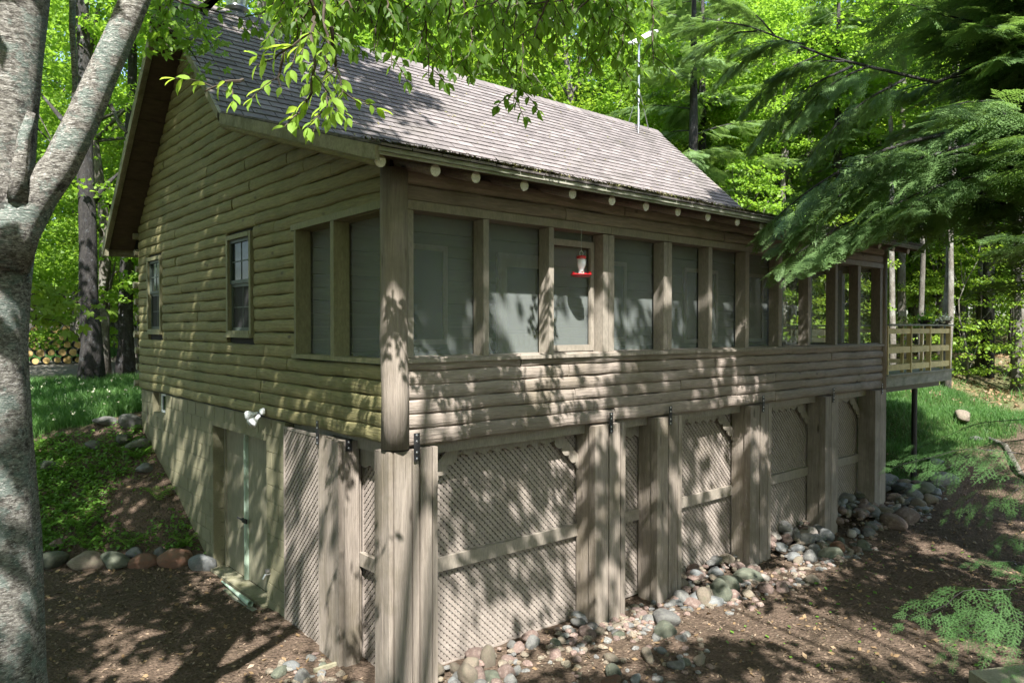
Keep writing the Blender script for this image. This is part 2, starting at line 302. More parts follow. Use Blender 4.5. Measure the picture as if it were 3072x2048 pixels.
Z += rng.normal(0, .006, Z.shape)*(np.abs(X-5) < 14)*(np.abs(Y-4) < 14)
nx, ny = len(gx), len(gy)
me = bpy.data.meshes.new('ground'); idx = np.arange(nx*ny).reshape(ny, nx)
quads = np.stack([idx[:-1, :-1], idx[:-1, 1:], idx[1:, 1:], idx[1:, :-1]], -1).reshape(-1, 4)
me.vertices.add(nx*ny); me.vertices.foreach_set('co', np.stack([X, Y, Z], -1).astype(np.float32).ravel())
me.loops.add(quads.size); me.loops.foreach_set('vertex_index', quads.astype(np.int32).ravel())
me.polygons.add(len(quads)); me.polygons.foreach_set('loop_start', np.arange(0, quads.size, 4, dtype=np.int32)); me.polygons.foreach_set('loop_total', np.full(len(quads), 4, dtype=np.int32))
gL, gv, gR, wd, n_, n2_ = zones(X.ravel(), Y.ravel())
att = me.color_attributes.new('zone', 'FLOAT_COLOR', 'POINT')
att.data.foreach_set('color', np.stack([np.clip(gL+gR, 0, 1), gv, wd, np.ones_like(gv)], 1).astype(np.float32).ravel())
me.polygons.foreach_set('use_smooth', [True]*len(quads)); me.update(calc_edges=True)
m_ground, nt, N, L, P = new_mat('ground_soil')
tc = N.new('ShaderNodeTexCoord'); at = N.new('ShaderNodeVertexColor'); at.layer_name = 'zone'; sp = N.new('ShaderNodeSeparateColor'); L.new(at.outputs[0], sp.inputs[0])
f1, r1 = ramp_noise(nt, tc.outputs['Object'], 1.3, 0, 1, 5); f2, r2 = ramp_noise(nt, tc.outputs['Object'], 34, .45, 1.5, 6, .75); f3, r3 = ramp_noise(nt, tc.outputs['Object'], 9, 0, 1, 6)
mul = mixc(nt, (.105, .075, .055), (.06, .046, .03), f1); mul = mixc(nt, mul, (.18, .128, .096), math_n(nt, 'MULTIPLY', f3, .45))
gra = mixc(nt, (.035, .085, .02), (.06, .075, .025), f3); grv = mixc(nt, (.19, .18, .155), (.13, .125, .10), f3)
wod = mixc(nt, (.17, .13, .08), (.06, .10, .025), f1)
c = mixc(nt, mul, wod, sp.outputs[2]); c = mixc(nt, c, gra, sp.outputs[0]); c = mixc(nt, c, grv, sp.outputs[1])
g = N.new('ShaderNodeCombineColor'); [L.new(f2, g.inputs[i]) for i in range(3)]; c = mixc(nt, c, g.outputs[0], 1., 'MULTIPLY')
L.new(c, P.inputs['Base Color']); P.inputs['Roughness'].default_value = .95; P.inputs['Specular IOR Level'].default_value = .1
vo = N.new('ShaderNodeTexVoronoi'); vo.inputs['Scale'].default_value = 26; L.new(tc.outputs['Object'], vo.inputs[0])
b = N.new('ShaderNodeBump'); b.inputs['Strength'].default_value = .9; b.inputs['Distance'].default_value = .03
L.new(math_n(nt, 'ADD', r2, vo.outputs[0]), b.inputs['Height']); L.new(b.outputs[0], P.inputs['Normal'])
me.materials.append(m_ground); ground = link(bpy.data.objects.new('ground', me)); tag(ground, kind='structure')

# ---------------------------------------------------------------- the cottage
house = empty('log_cottage'); tag(house, 'taupe painted log cottage with a screened porch above lattice panels', 'cottage')
XL, YB = 10.55, 8.77                    # length along the porch, depth along the gable
RY, RZ = 5.62, 5.97                     # ridge
KY = 3.15; KZ = RZ - .925*(RY-KY); EY, EZ = -.55, 2.60
def roof_top(y):
    if y >= RY: return RZ - .925*(y-RY)
    if y >= KY: return RZ - .925*(RY-y)
    return EZ + (KZ-EZ)*(y-EY)/(KY-EY)
def roof_under(y): return roof_top(y) - (.16 if y > KY else .11)
def under_limits(z):                    # y range inside which the wall stays under the roof at height z
    lo, hi = 0., YB
    for i in range(400):
        if roof_under(lo) < z: lo += .02
        if roof_under(hi) < z: hi -= .02
    return lo, hi
def log_seg(face, a, b, z0, z1, seed, bulge=.05, clip=None, amp=1.):
    """one half-round painted log; face 'x' runs along X on the plane y=0, 'y' along Y on the plane x=0"""
    r = random.Random(seed); n = max(3, int((b-a)/.13)); hc = (z0+z1)/2; hh = (z1-z0)/2
    ph = [r.random()*6.28 for _ in range(4)]; prof = [(-1, -.03), (-1, .30), (-.80, .74), (-.35, .98), (.30, 1), (.80, .80), (1, .38), (1, -.03)]
    mb = MB(); V = []
    for i in range(n+1):
        u = a + (b-a)*i/n
        wz = amp*(.004*math.sin(u*1.7+ph[0]) + .0045*math.sin(u*5.3+ph[1]) + .0035*math.sin(u*11+ph[3]) + .005*(r.random()-.5)); wd_ = bulge*(1+.16*math.sin(u*3.1+ph[2])*amp+.1*(r.random()-.5)*amp)
        endf = 1 if 0 < i < n else .8
        for (pz, pd) in prof:
            zz = hc + pz*hh*(.985 if abs(pz) < 1 else 1) + wz*(1 if abs(pz) < 1 else .75); dd = pd*wd_*endf if pd > 0 else -.04
            uu = u
            if clip: uu = min(max(u, clip(zz)[0]), clip(zz)[1])
            V.append((uu, -dd, zz) if face == 'x' else (-dd, uu, zz))
    k = len(prof); F = []
    for i in range(n):
        for j in range(k):
            q = (i*k+j, i*k+(j+1) % k, (i+1)*k+(j+1) % k, (i+1)*k+j); F.append(q if face == 'y' else q[::-1])
    e0 = tuple(range(k)); e1 = tuple(range(n*k, n*k+k)); F += [e0, e1[::-1]] if face == 'x' else [e0[::-1], e1]
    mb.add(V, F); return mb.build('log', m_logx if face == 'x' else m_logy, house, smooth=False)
def minus(iv, holes):
    out = [iv]
    for h0, h1 in holes:
        nx_ = []
        for a, b in out:
            if h1 <= a or h0 >= b: nx_.append((a, b)); continue
            if h0 > a: nx_.append((a, h0))
            if h1 < b: nx_.append((h1, b))
        out = nx_
    return [t for t in out if t[1]-t[0] > .03]
sd = 0
CH = .1487
openings_g = [(-.02, 2.06, .74, 2.28), (3.30, 4.24, .98, 2.36), (7.29, 8.15, .98, 2.36)]
k = 0
while True:
    z0, z1 = k*CH, (k+1)*CH; k += 1
    lo, hi = under_limits(z0)
    if hi - lo < .12: break
    holes = [(o[0], o[1]) for o in openings_g if o[3] > z0 + .05 and o[2] < z1 - .05]
    for a, b in minus((max(lo, .10), hi), holes):
        cuts = [a]; rr = random.Random(k*31+int(a*7)); u = a + rr.uniform(.8, 3.2)
        while u < b - .55: cuts.append(u); u += rr.uniform(1.5, 3.6)
        cuts.append(b)
        for c0, c1 in zip(cuts[:-1], cuts[1:]):
            sd += 1; log_seg('y', c0+.004, c1-.004, z0+.003, z1-.003, sd, .05, lambda z: (roof_clip(z)) if False else under_limits_fast(z)) if False else log_seg('y', c0+.004, c1-.004, z0+.003, z1-.003, sd, .034+.010*rr.random(), (lambda z: under_limits(z)) if z1 > 2.45 else None)
# front wall logs: below the sills and above the headers
FC = .137
for k in range(6):
    cuts = [.115]; rr = random.Random(k+500); u = rr.uniform(1.2, 3.5)
    while u < XL-.8: cuts.append(u); u += rr.uniform(1.6, 3.8)
    cuts.append(XL+.02)
    for c0, c1 in zip(cuts[:-1], cuts[1:]):
        sd += 1; log_seg('x', c0+.004, c1-.004, k*FC+.002 - (.02 if k == 0 else 0), (k+1)*FC-.002, sd, .032+.014*rr.random(), amp=1.15)
for k in range(2):
    cuts = [.115, 2.2+k, 5.3-k*.8, 7.9+.5*k, XL+.02]
    for c0, c1 in zip(cuts[:-1], cuts[1:]):
        sd += 1; log_seg('x', c0+.004, c1-.004, 2.285+k*.155, 2.285+(k+1)*.155-.003, sd, .05)
# right-hand end wall of the porch and the hidden backing of the walls
box('backing_wall', m_under, house, .02, .06, 2.08, YB, -.02, 2.4)
box('backing_wall', m_under, house, .05, XL, .02, .06, -.02, .80)
box('backing_wall', m_under, house, .05, XL, .02, .06, 2.29, 2.56)
MB().prism([(KY, 2.4), (YB, 2.4), (YB, roof_under(YB)), (RY, roof_under(RY)), (KY, roof_under(KY)-.02)], lambda p: (.02, p[0], p[1]), lambda p: (.06, p[0], p[1])).build('backing_wall', m_under, house)
MB().prism([(.1, 2.3), (KY, 2.3), (KY, roof_under(KY)-.03), (.1, roof_under(.1)-.02)], lambda p: (.021, p[0], p[1]), lambda p: (.061, p[0], p[1])).build('backing_wall', m_under, house)
box('porch_floor', m_grey, house, .06, XL-.02, .06, 2.1, -.02, .05)
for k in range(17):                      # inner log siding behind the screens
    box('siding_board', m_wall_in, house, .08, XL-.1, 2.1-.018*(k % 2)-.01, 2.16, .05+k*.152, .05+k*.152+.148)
for k in range(6):
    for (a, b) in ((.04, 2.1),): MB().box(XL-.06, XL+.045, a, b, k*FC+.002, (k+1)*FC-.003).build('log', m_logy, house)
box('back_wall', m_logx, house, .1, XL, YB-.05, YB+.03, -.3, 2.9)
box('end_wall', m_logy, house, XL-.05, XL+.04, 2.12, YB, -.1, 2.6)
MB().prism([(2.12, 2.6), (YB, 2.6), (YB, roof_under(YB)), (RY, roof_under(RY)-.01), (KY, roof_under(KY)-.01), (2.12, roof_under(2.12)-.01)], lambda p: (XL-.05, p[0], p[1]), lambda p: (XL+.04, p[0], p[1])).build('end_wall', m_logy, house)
# saddle-notched log ends at the far corner
for k in range(0, 19, 2):
    z = k*CH + CH/2 + .02; MB().tube([(-.10+.02*(k % 3), YB+.05, z), (.05, YB+.05, z)], [.060, .064], 9).build('log_end', m_fascia, house)
# the tall corner log
pts = [(0, 0, -.03), (0.005, 0, .5), (-.008, .004, 1.0), (.004, 0, 1.6), (-.004, 0, 2.1), (0, 0, 2.56)]
MB().tube([(p[0]+.02, p[1]+.02, p[2]) for p in pts], [.135, .128, .132, .125, .127, .13], 14, wob=.03, seed=3).build('corner_log', m_post, house, smooth=True)
MB().tube([(XL, .0, -.03), (XL, 0, 2.54)], [.08, .08], 10).build('corner_log', m_post, house, smooth=True)

# porch screens: frames, mullions, sills, headers
RD = .16
mull = [(1.03, 1.10), (1.947, 2.018), (2.82, 3.013), (3.961, 4.127), (4.936, 5.022), (5.849, 5.946), (6.77, 6.868), (7.676, 7.763), (8.607, 8.69), (9.454, 9.559)]
edges = [(.12, .192)] + mull + [(10.367, 10.48)]
for i, (a, b) in enumerate(edges):
    w = MB()
    if b-a > .13: w.box(a, (a+b)/2-.004, -.035, RD-.03, .815, 2.19); w.box((a+b)/2+.004, b, -.035, RD-.03, .815, 2.19)
    else: w.box(a, b, -.035, RD-.03, .815, 2.195)
    w.build('mullion', m_trim, house)
for i in range(len(edges)-1):
    a, b = edges[i][1], edges[i+1][0]
    fr = box('window_screen', m_screen, house, a-.01, b+.01, RD, RD+.003, .80, 2.2)
    if i == 2:      # the bay with its own inner sash
        f = MB(); f.box(a+.0, b-.02, .09, .125, 2.03, 2.10); f.box(a, b-.02, .09, .125, .83, .90); f.box(b-.08, b-.02, .09, .125, .90, 2.03); f.box(a, a+.05, .09, .125, .9, 2.03); f.build('sash_frame', m_trim, house)
for a, b in ((.11, 2.95), (2.955, 4.04), (4.045, 7.72), (7.725, 10.48)):
    MB().box(a, b, -.045, .0, 2.20, 2.285).build('header_board', m_trim, house)
    MB().hexa([(a, -.07, .765), (b, -.07, .765), (b, RD+.02, .785), (a, RD+.02, .785), (a, -.07, .80), (b, -.07, .80), (b, RD+.02, .823), (a, RD+.02, .823)]).build('sill_board', m_trim, house)
box('header_soffit', m_trim, house, .11, 10.48, .003, RD+.03, 2.20, 2.26)
# the same on the gable side
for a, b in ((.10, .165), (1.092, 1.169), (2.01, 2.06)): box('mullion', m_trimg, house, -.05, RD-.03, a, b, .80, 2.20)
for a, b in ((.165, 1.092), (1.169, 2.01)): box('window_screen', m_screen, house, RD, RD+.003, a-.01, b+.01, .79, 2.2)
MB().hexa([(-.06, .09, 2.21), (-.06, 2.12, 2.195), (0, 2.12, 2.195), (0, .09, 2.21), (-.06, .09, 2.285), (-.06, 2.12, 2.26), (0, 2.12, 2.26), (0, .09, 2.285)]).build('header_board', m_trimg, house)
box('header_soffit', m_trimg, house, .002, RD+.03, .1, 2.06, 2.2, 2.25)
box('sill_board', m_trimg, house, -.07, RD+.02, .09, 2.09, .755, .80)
# right-hand end of the porch, screened too
for a, b in ((.08, .17), (.72, .80), (1.38, 1.46), (2.0, 2.1)): box('mullion', m_trim, house, XL-.10, XL+.03, a, b, .80, 2.2)
box('sill_board', m_trim, house, XL-.12, XL+.06, .08, 2.1, .76, .80)
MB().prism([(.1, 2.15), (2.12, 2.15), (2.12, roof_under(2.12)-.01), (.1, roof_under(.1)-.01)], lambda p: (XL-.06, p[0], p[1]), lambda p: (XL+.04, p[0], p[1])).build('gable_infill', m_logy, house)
for a, b in ((.17, .72), (.8, 1.38), (1.46, 2.0)): box('window_screen', m_screen, house, XL-.05, XL-.047, a, b, .8, 2.16)
# openings in the inner wall
def inner_window(x0, x1, z0, z1, door=False):
    w = MB(); t = .07
    w.box(x0-t, x0, 2.03, 2.075, z0-(0 if door else t), z1+t); w.box(x1, x1+t, 2.03, 2.075, z0-(0 if door else t), z1+t); w.box(x0, x1, 2.03, 2.075, z1, z1+t)
    if not door: w.box(x0, x1, 2.03, 2.075, z0-t, z0)
    o = w.build('inner_door' if door else 'inner_window', m_trim, house)
    if door:
        box('door_panel', m_door, o, x0, x1, 2.045, 2.07, z0, z0+.95); box('pane', m_pane, o, x0+.1, x1-.1, 2.04, 2.07, z0+1.0, z1-.12)
        f = MB(); f.box(x0, x0+.1, 2.035, 2.07, z0+.95, z1); f.box(x1-.1, x1, 2.035, 2.07, z0+.95, z1); f.box(x0+.1, x1-.1, 2.035, 2.07, z1-.12, z1); f.build('stile', m_door, o)
    else: box('pane', m_pane, o, x0, x1, 2.05, 2.07, z0, z1)
inner_window(1.35, 2.0, .95, 2.1); inner_window(3.0, 3.85, .06, 2.08, True); inner_window(4.9, 5.6, .95, 2.1); inner_window(7.3, 8.2, .9, 2.1); inner_window(9.2, 9.8, .9, 2.1)

# double-hung windows of the gable
def gable_window(y0, y1, z0, z1):
    w = MB(); t = .06
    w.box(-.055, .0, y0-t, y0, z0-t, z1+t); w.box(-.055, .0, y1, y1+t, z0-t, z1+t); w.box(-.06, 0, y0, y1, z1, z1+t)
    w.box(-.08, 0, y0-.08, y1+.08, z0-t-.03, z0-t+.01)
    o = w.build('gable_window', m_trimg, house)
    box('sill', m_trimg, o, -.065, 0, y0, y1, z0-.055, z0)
    zm = (z0+z1)/2+.02
    for a, b, dx in ((zm, z1, 0), (z0, zm, .022)):
        s = MB(); s.box(-.022+dx, .005+dx, y0, y0+.045, a, b); s.box(-.022+dx, .005+dx, y1-.045, y1, a, b); s.box(-.022+dx, .005+dx, y0+.045, y1-.045, b-.045, b); s.box(-.022+dx, .005+dx, y0+.045, y1-.045, a, a+.045)
        so_ = s.build('sash', m_sash, o); box('pane', m_pane, so_, .0+dx, .004+dx, y0+.045, y1-.045, a+.045, b-.045)
        mu = MB(); mu.box(-.006+dx, -.001+dx, (y0+y1)/2-.008, (y0+y1)/2+.008, a+.045, b-.045); mu.box(-.006+dx, -.001+dx, y0+.045, y1-.045, (a+b)/2-.008, (a+b)/2+.008); mu.build('glazing_bar', m_sash, so_)
m_sash = stuff_mat('dark_green_sash', (.06, .075, .06), (.045, .06, .05), (5, 5, 5), 30, .5, .1, .003, None, rand=0)
gable_window(3.40, 4.15, 1.06, 2.27); gable_window(7.37, 8.06, 1.08, 2.26)

# block foundation under the gable
BH, BW, J = .203, .406, .006
def block(y0, y1, z0, z1, x=-.0):
    b = .004
    return MB().hexa([(x+.0, y0+J/2+b, z0+J/2+b), (x+.06, y0+J/2, z0+J/2), (x+.06, y1-J/2, z0+J/2), (x+.0, y1-J/2-b, z0+J/2+b),
                      (x+.0, y0+J/2+b, z1-J/2-b), (x+.06, y0+J/2, z1-J/2), (x+.06, y1-J/2, z1-J/2), (x+.0, y1-J/2-b, z1-J/2-b)]).build('block', m_block, house)
zc = -.02; k = 0
while zc > -2.6:
    z0 = zc-BH; y = 2.43 - (BW/2 if k % 2 else 0)
    while y < YB:
        a, b = max(y, 2.43), min(y+BW, YB-.02); y += BW
        if b-a < .05: continue
        hs = []
        if z0 < -.30 and True: hs.append((3.0, 4.93))
        if z0 < -.03 and zc > -.36: hs.append((7.25, 8.0))
        for c0, c1 in minus((a, b), hs):
            gz = min(H(-.1, c0), H(-.1, c1))
            if zc < gz - .1: continue
            ztop = zc
            if z0 < -.30 and c0 >= 3.0-.001 and c1 <= 4.93: ztop = zc
            block(c0, c1, z0, ztop)
    zc = z0; k += 1
box('mortar', m_block, house, .008, .10, 2.43, 3.0, -2.7, -.02); box('mortar', m_block, house, .008, .10, 4.93, YB-.03, -2.7, -.36)
box('mortar', m_block, house, .008, .10, 3.0, 4.93, -.30, -.02)
box('mortar', m_block, house, .008, .10, 4.93, 7.25, -.36, -.02); box('mortar', m_block, house, .008, .10, 8.0, YB-.03, -.36, -.02)
box('block', m_block, house, -.002, .1, 3.0, 4.93, -.30, -.215)
cw = MB(); cw.box(.1, .13, 7.25, 8.0, -.36, -.02); cw.build('cellar_recess', m_block, house)
cwf = MB(); cwf.box(.06, .1, 7.27, 7.31, -.35, -.03); cwf.box(.06, .1, 7.66, 7.70, -.35, -.03); cwf.box(.06, .1, 7.31, 7.66, -.35, -.315); cwf.box(.06, .1, 7.31, 7.66, -.06, -.03); cwf = cwf.build('cellar_window', m_white, house); box('pane', m_pane, cwf, .075, .085, 7.31, 7.66, -.315, -.06)
# door recess with block jambs, two leaves, pale strip, hasp
DX = .22
for k in range(11):
    z0 = -.30-(k+1)*BH
    if z0 < -2.7: break
    for ya, yb in ((4.932, 4.96), (2.96, 2.998)): MB().box(.003, DX, ya, yb, z0+.003, z0+BH-.003).build('jamb_block', m_block, house)
box('lintel', m_block, house, .004, DX, 3.0, 4.93, -.30, -.24)
d = box('door_leaf', m_door, house, DX-.045, DX, 4.10, 4.93, -2.34, -.305); d['label'] = 'left leaf of the flush basement door'
box('weather_strip', m_white, d, DX-.055, DX-.045, 4.90, 4.925, -2.34, -.305)
MB().box(DX-.07, DX-.045, 4.86, 4.90, -2.34, -.31).build('stop', m_door, d)
d2 = box('door_leaf', m_door, house, DX-.045, DX, 3.003, 4.04, -2.34, -.305); d2['label'] = 'right leaf of the flush basement door'
st = MB().box(DX-.085, DX-.02, 4.045, 4.095, -2.34, -.31).build('centre_strip', m_strip, house); MB().tube([(DX-.09, 4.062, -2.33), (DX-.09, 4.062, -.4)], .012, 8).build('bar', m_strip, st)
hp = MB(); hp.box(DX-.105, DX-.085, 3.99, 4.14, -1.56, -1.50); hp.tube([(DX-.10, 4.14, -1.53), (DX-.14, 4.21, -1.50)], [.014, .008], 6); hp.build('hasp', m_black, house)
box('threshold', m_fascia, house, -.06, DX-.05, 2.96, 4.98, -2.46, -2.345)
box('step_board', m_grey, house, -.19, -.12, 2.95, 4.0, -2.45, -2.375)
# tap and double flood light
tp = MB().tube([(.0, 2.90, -1.93), (-.06, 2.90, -1.93), (-.09, 2.90, -1.98)], [.014, .014, .012], 8).build('garden_tap', m_steel, house); MB().tube([(-.03, 2.90, -1.90), (-.03, 2.90, -1.87)], [.03, .03], 8).build('handle', m_steel, tp)
fl = MB().tube([(-.055, 2.93, .07), (-.10, 2.93, .07)], [.05, .035], 12).build('flood_light', m_white, house, smooth=True)
for (c, dr) in (((-.10, 3.0, .05), (-.55, .75, -.25)), ((-.12, 2.90, .03), (-.75, -.1, -.62))):
    D_ = Vector(dr).normalized(); c = Vector(c); hd = MB().tube([c, c+D_*.06, c+D_*.065, c+D_*.13, c+D_*.15], [.022, .024, .035, .062, .064], 16).build('lamp_head', m_white, fl, smooth=True)
# horizontal conduit and small wire clip by the cellar window
MB().tube([(-.012, 8.32, -.30), (-.012, 8.32, -.85)], .006, 6).build('wire', m_trim, house)

# posts, straps, lattice, valances
def post(name, boards, core, label=None):
    o = box(name, m_post, house, *core, label=label)
    for bd in boards: box('board', m_post, o, *bd)
    return o
zb = -2.5
def fz(x): return H(x, -.15) - .12
# corner post
post('post', [(-.095, -.052, -.055, .055, zb, -.045), (-.095, -.053, .062, .20, zb, -.05), (-.045, .140, -.075, .0, zb, -.05), (.160, .225, -.066, .0, zb, -.05), (.242, .365, -.080, .0, zb, -.042), (.388, .445, -.062, .0, zb, -.045)], (-.05, .43, .003, .20, zb, -.05))
for (a, b) in ((2.636, 3.196), (3.779, 4.321), (5.92, 6.541), (8.188, 8.694), (10.079, 10.60)):
    w = b-a; g_ = fz(a)
    post('post', [(a, a+w*.40, -.085, .015, g_, -.04), (a+w*.46, a+w*.80, -.075, .015, g_, -.035), (a+w*.86, b, -.060, .015, g_, -.04), (a+.02, a+.055, .02, .235, g_, -.04)], (a+.06, b-.03, .018, .25, g_, -.035))
# gable post
post('post', [(-.09, -.045, .93, 1.10, zb, -.06), (-.085, -.045, 1.105, 1.24, zb, -.06), (-.078, -.045, 1.245, 1.40, zb, -.04), (-.04, .12, .885, .928, zb, -.06)], (-.043, .17, .93, 1.38, zb, -.06))
def strap(c, axis_, h=.26, w=.065):
    x, y, z = c; mb = MB()
    if axis_ == 'y': mb.box(x-w/2, x+w/2, y-.006, y, z-h/2, z+h/2)
    else: mb.box(x-.006, x, y-w/2, y+w/2, z-h/2, z+h/2)
    o = mb.build('strap', m_black, house)
    for dz in (-.42, -.2, .2, .42) if h > .15 else (-.25, .25):
        n = Vector((0, -1, 0)) if axis_ == 'y' else Vector((-1, 0, 0)); p = Vector((x, y, z+dz*h)) + n*.006
        MB().tube([p, p+n*.006], [.013, .007], 8).build('bolt', m_steel, o)
strap((.19, -.085, -.02), 'y'); strap((2.9, -.092, -.02), 'y', .24, .06); strap((4.03, -.092, -.02), 'y', .24, .06); strap((6.25, -.092, -.02), 'y', .24, .06); strap((8.45, -.092, -.02), 'y', .24, .06); strap((10.35, -.09, -.02), 'y', .2, .05)
strap((-.093, 1.39, -.02), 'x', .26, .055); strap((.0, .88, -.10), 'y', .12, .07)
box('rim_joist', m_trim, house, .1, XL, .10, .19, -.14, -.02); box('rim_joist', m_trim, house, .10, .19, .1, 2.4, -.14, -.02)

def clip_half(poly, a, b, c):           # keep a*u+b*v<=c
    out = []
    for i in range(len(poly)):
        p, q = poly[i], poly[(i+1) % len(poly)]; dp = a*p[0]+b*p[1]-c; dq = a*q[0]+b*q[1]-c
        if dp <= 0: out.append(p)
        if dp*dq < 0: t = dp/(dp-dq); out.append((p[0]+t*(q[0]-p[0]), p[1]+t*(q[1]-p[1])))
    return out
def lattice(plane, val, u0, u1, v0, v1, single, pitch=.051, sw=.0345, th=.006):
    pan = MB(); f = .03
    def P3(u, v, d): return (u, val+d, v) if plane == 'y' else (val+d, u, v)
    for (a, b, c, d_) in ((u0, u1, v0, v0+f), (u0, u1, v1-f, v1), (u0, u0+f, v0+f, v1-f), (u1-f, u1, v0+f, v1-f)):
        pan.hexa([P3(a, c, -.012), P3(b, c, -.012), P3(b, c, .012), P3(a, c, .012), P3(a, d_, -.012), P3(b, d_, -.012), P3(b, d_, .012), P3(a, d_, .012)])
    po = pan.build('lattice_panel', m_lat, house); joined = MB(); s2 = math.sqrt(.5)
    rect = [(u0+.01, v0+.01), (u1-.01, v0+.01), (u1-.01, v1-.01), (u0+.01, v1-.01)]
    for sgn, dep in ((1, -.006), (-1, .001)):
        lo = min(s2*(p[0]+sgn*p[1]) for p in rect); hi = max(s2*(p[0]+sgn*p[1]) for p in rect); c = lo + pitch*.3
        while c < hi:
            q = clip_half(rect, s2, s2*sgn, c+sw/2); q = clip_half(q, -s2, -s2*sgn, -(c-sw/2)) if q else q; c += pitch*random.uniform(.985, 1.015)
            if len(q) < 3: continue
            tgt = MB() if single else joined
            tgt.prism(q, lambda p: P3(p[0], p[1], dep), lambda p: P3(p[0], p[1], dep+th))
            if single: tgt.build('slat', m_lat, po)
    if not single: joined.build('slats', m_lat, po, kind='stuff')
    return po
LY = .28
lattice('y', LY, .44, 2.72, -2.38, -.12, True)
lattice('y', LY, 3.18, 3.86, -2.36, -.12, False); lattice('y', LY, 4.3, 6.0, -2.34, -.10, False); lattice('y', LY, 6.52, 8.27, -2.3, -.10, False); lattice('y', LY, 8.67, 10.16, -2.3, -.10, False)
lattice('x', .21, .20, .97, -2.4, -.15, False)
lattice('x', -.012, 1.50, 2.43, -2.38, -.06, True)
box('panel_stile', m_trim, house, -.03, .02, 1.43, 1.495, -2.42, -.05)
for (a, b) in ((.43, 2.70), (3.19, 3.85), (4.31, 5.98), (6.53, 8.25), (8.68, 10.15)):
    box('rail', m_trim, house, a, b, LY-.06, LY-.014, -1.375, -1.235)
box('rail', m_trim, house, .14, .194, .20, .93, -1.375, -1.235)
box('shade_backing', m_under, house, .5, XL-.3, 1.2, 1.25, -2.6, -.1)  # black sheet added as the shade seen through the lattice holes
def scallop(u0, u1, v_top, v_bot, P3, d, n):
    poly = [(u0, v_top)]; poly2 = []
    L_ = (u1-u0)/n
    for i in range(n):
        for t in np.linspace(0, 1, 7): poly2.append((u0+L_*(i+t), v_bot - .035*math.sin(math.pi*t) + .012*math.sin(2*math.pi*t)))
    poly = [(u0, v_top)] + poly2 + [(u1, v_top)]
    return MB().prism(poly, lambda p: P3(p[0], p[1], 0), lambda p: P3(p[0], p[1], d))
def bracket(xc, zt, sx, size=.5, y=LY-.055):
    """diagonal sawn bracket with a scalloped lower edge, sx = +1 opens to the right"""
    w = .15; pts_ = []
    A = np.array([0., 0.]); B = np.array([1., -1.])/math.sqrt(2); Nn = np.array([1., 1.])/math.sqrt(2)
    Lh = size*math.sqrt(2)
    up_ = [(0, -size), (0, -size+.0), (size, 0)]
    base = [np.array([0, -size-.02]), np.array([0, -size+.13]), np.array([size-.13, 0]), np.array([size+.12, 0])]
    # scalloped edge from (size+.12,0) back to (0,-size-.02)
    s0 = np.array([size+.12, 0]); s1 = np.array([.0, -size-.02]); nrm = np.array([.7, -.7]); e = []
    n = 5
    for i in range(n):
        for t in np.linspace(0, 1, 7)[:-1]:
            q = s0+(s1-s0)*((i+t)/n); e.append(q + nrm*(.045*abs(math.sin(math.pi*t))**.6 - .035))
    poly = [base[1], base[2], base[3]] + e + [base[0]]
    return MB().prism([tuple(p) for p in poly], lambda p: (xc+sx*p[0], y, zt+p[1]), lambda p: (xc+sx*p[0], y+.022, zt+p[1])).build('bracket', m_trim, house)
for (a, b) in ((.43, 2.71), (4.31, 5.99), (6.53, 8.26), (8.68, 10.15)):
    zt = -.13
    box('header_rail', m_trim, house, a, b, LY-.05, LY-.014, -.17, -.03)
    bracket(b, zt, -1, .46, LY-.075); bracket(a, zt, 1, .46, LY-.075)
    m_ = MB(); scallop(a+.5, b-.5, -.13, -.20, lambda u, v, d: (u, LY-.078+d, v), .02, max(2, int((b-a-1)/.16))).build('valance', m_trim, house)
scallop(3.19, 3.86, -.04, -.27, lambda u, v, d: (u, LY-.05+d, v), .03, 4).build('valance', m_trim, house)
scallop(.2, .93, -.04, -.30, lambda u, v, d: (.15+d, u, v), .03, 3).build('valance', m_trim, house)

# ---------------------------------------------------------------- roof
XR0, XR1 = -.5, 11.0
roof = MB().prism([(9.26, roof_top(9.26)), (RY, RZ), (KY, KZ), (EY, EZ), (EY+.01, EZ-.05), (KY, KZ-.08), (RY, RZ-.10), (9.20, roof_top(9.2)-.08)][::-1],
    lambda p: (XR0+.03, p[0], p[1]), lambda p: (XR1-.02, p[0], p[1])).build('roof', m_under, house)
def slab(y0, z0, y1, z1, x0, x1, mat, name, t0, t1):
    return MB().hexa([(x0, y0, z0-t1), (x1, y0, z0-t1), (x1, y1, z1-t1), (x0, y1, z1-t1), (x0, y0, z0-t0), (x1, y0, z0-t0), (x1, y1, z1-t0), (x0, y1, z1-t0)]).build(name, mat, roof)
# soffit boards (seen from below on the gable overhang)
for i in range(12):
    ya = RY + (9.2-RY)*i/12; yb = RY + (9.2-RY)*(i+1)/12 - .012
    slab(ya, roof_top(ya), yb, roof_top(yb), XR0+.09, -.0, m_soffit, 'soffit_board', .105, .125)
slab(KY+.02, roof_top(KY+.02), RY-.05, roof_top(RY-.05), XR0+.05, 0, m_soffit, 'soffit_board', .105, .125)
slab(EY+.05, roof_top(EY+.05), KY-.02, roof_top(KY-.02), XR0+.05, XL+.3, m_soffit, 'soffit_board', .082, .10)
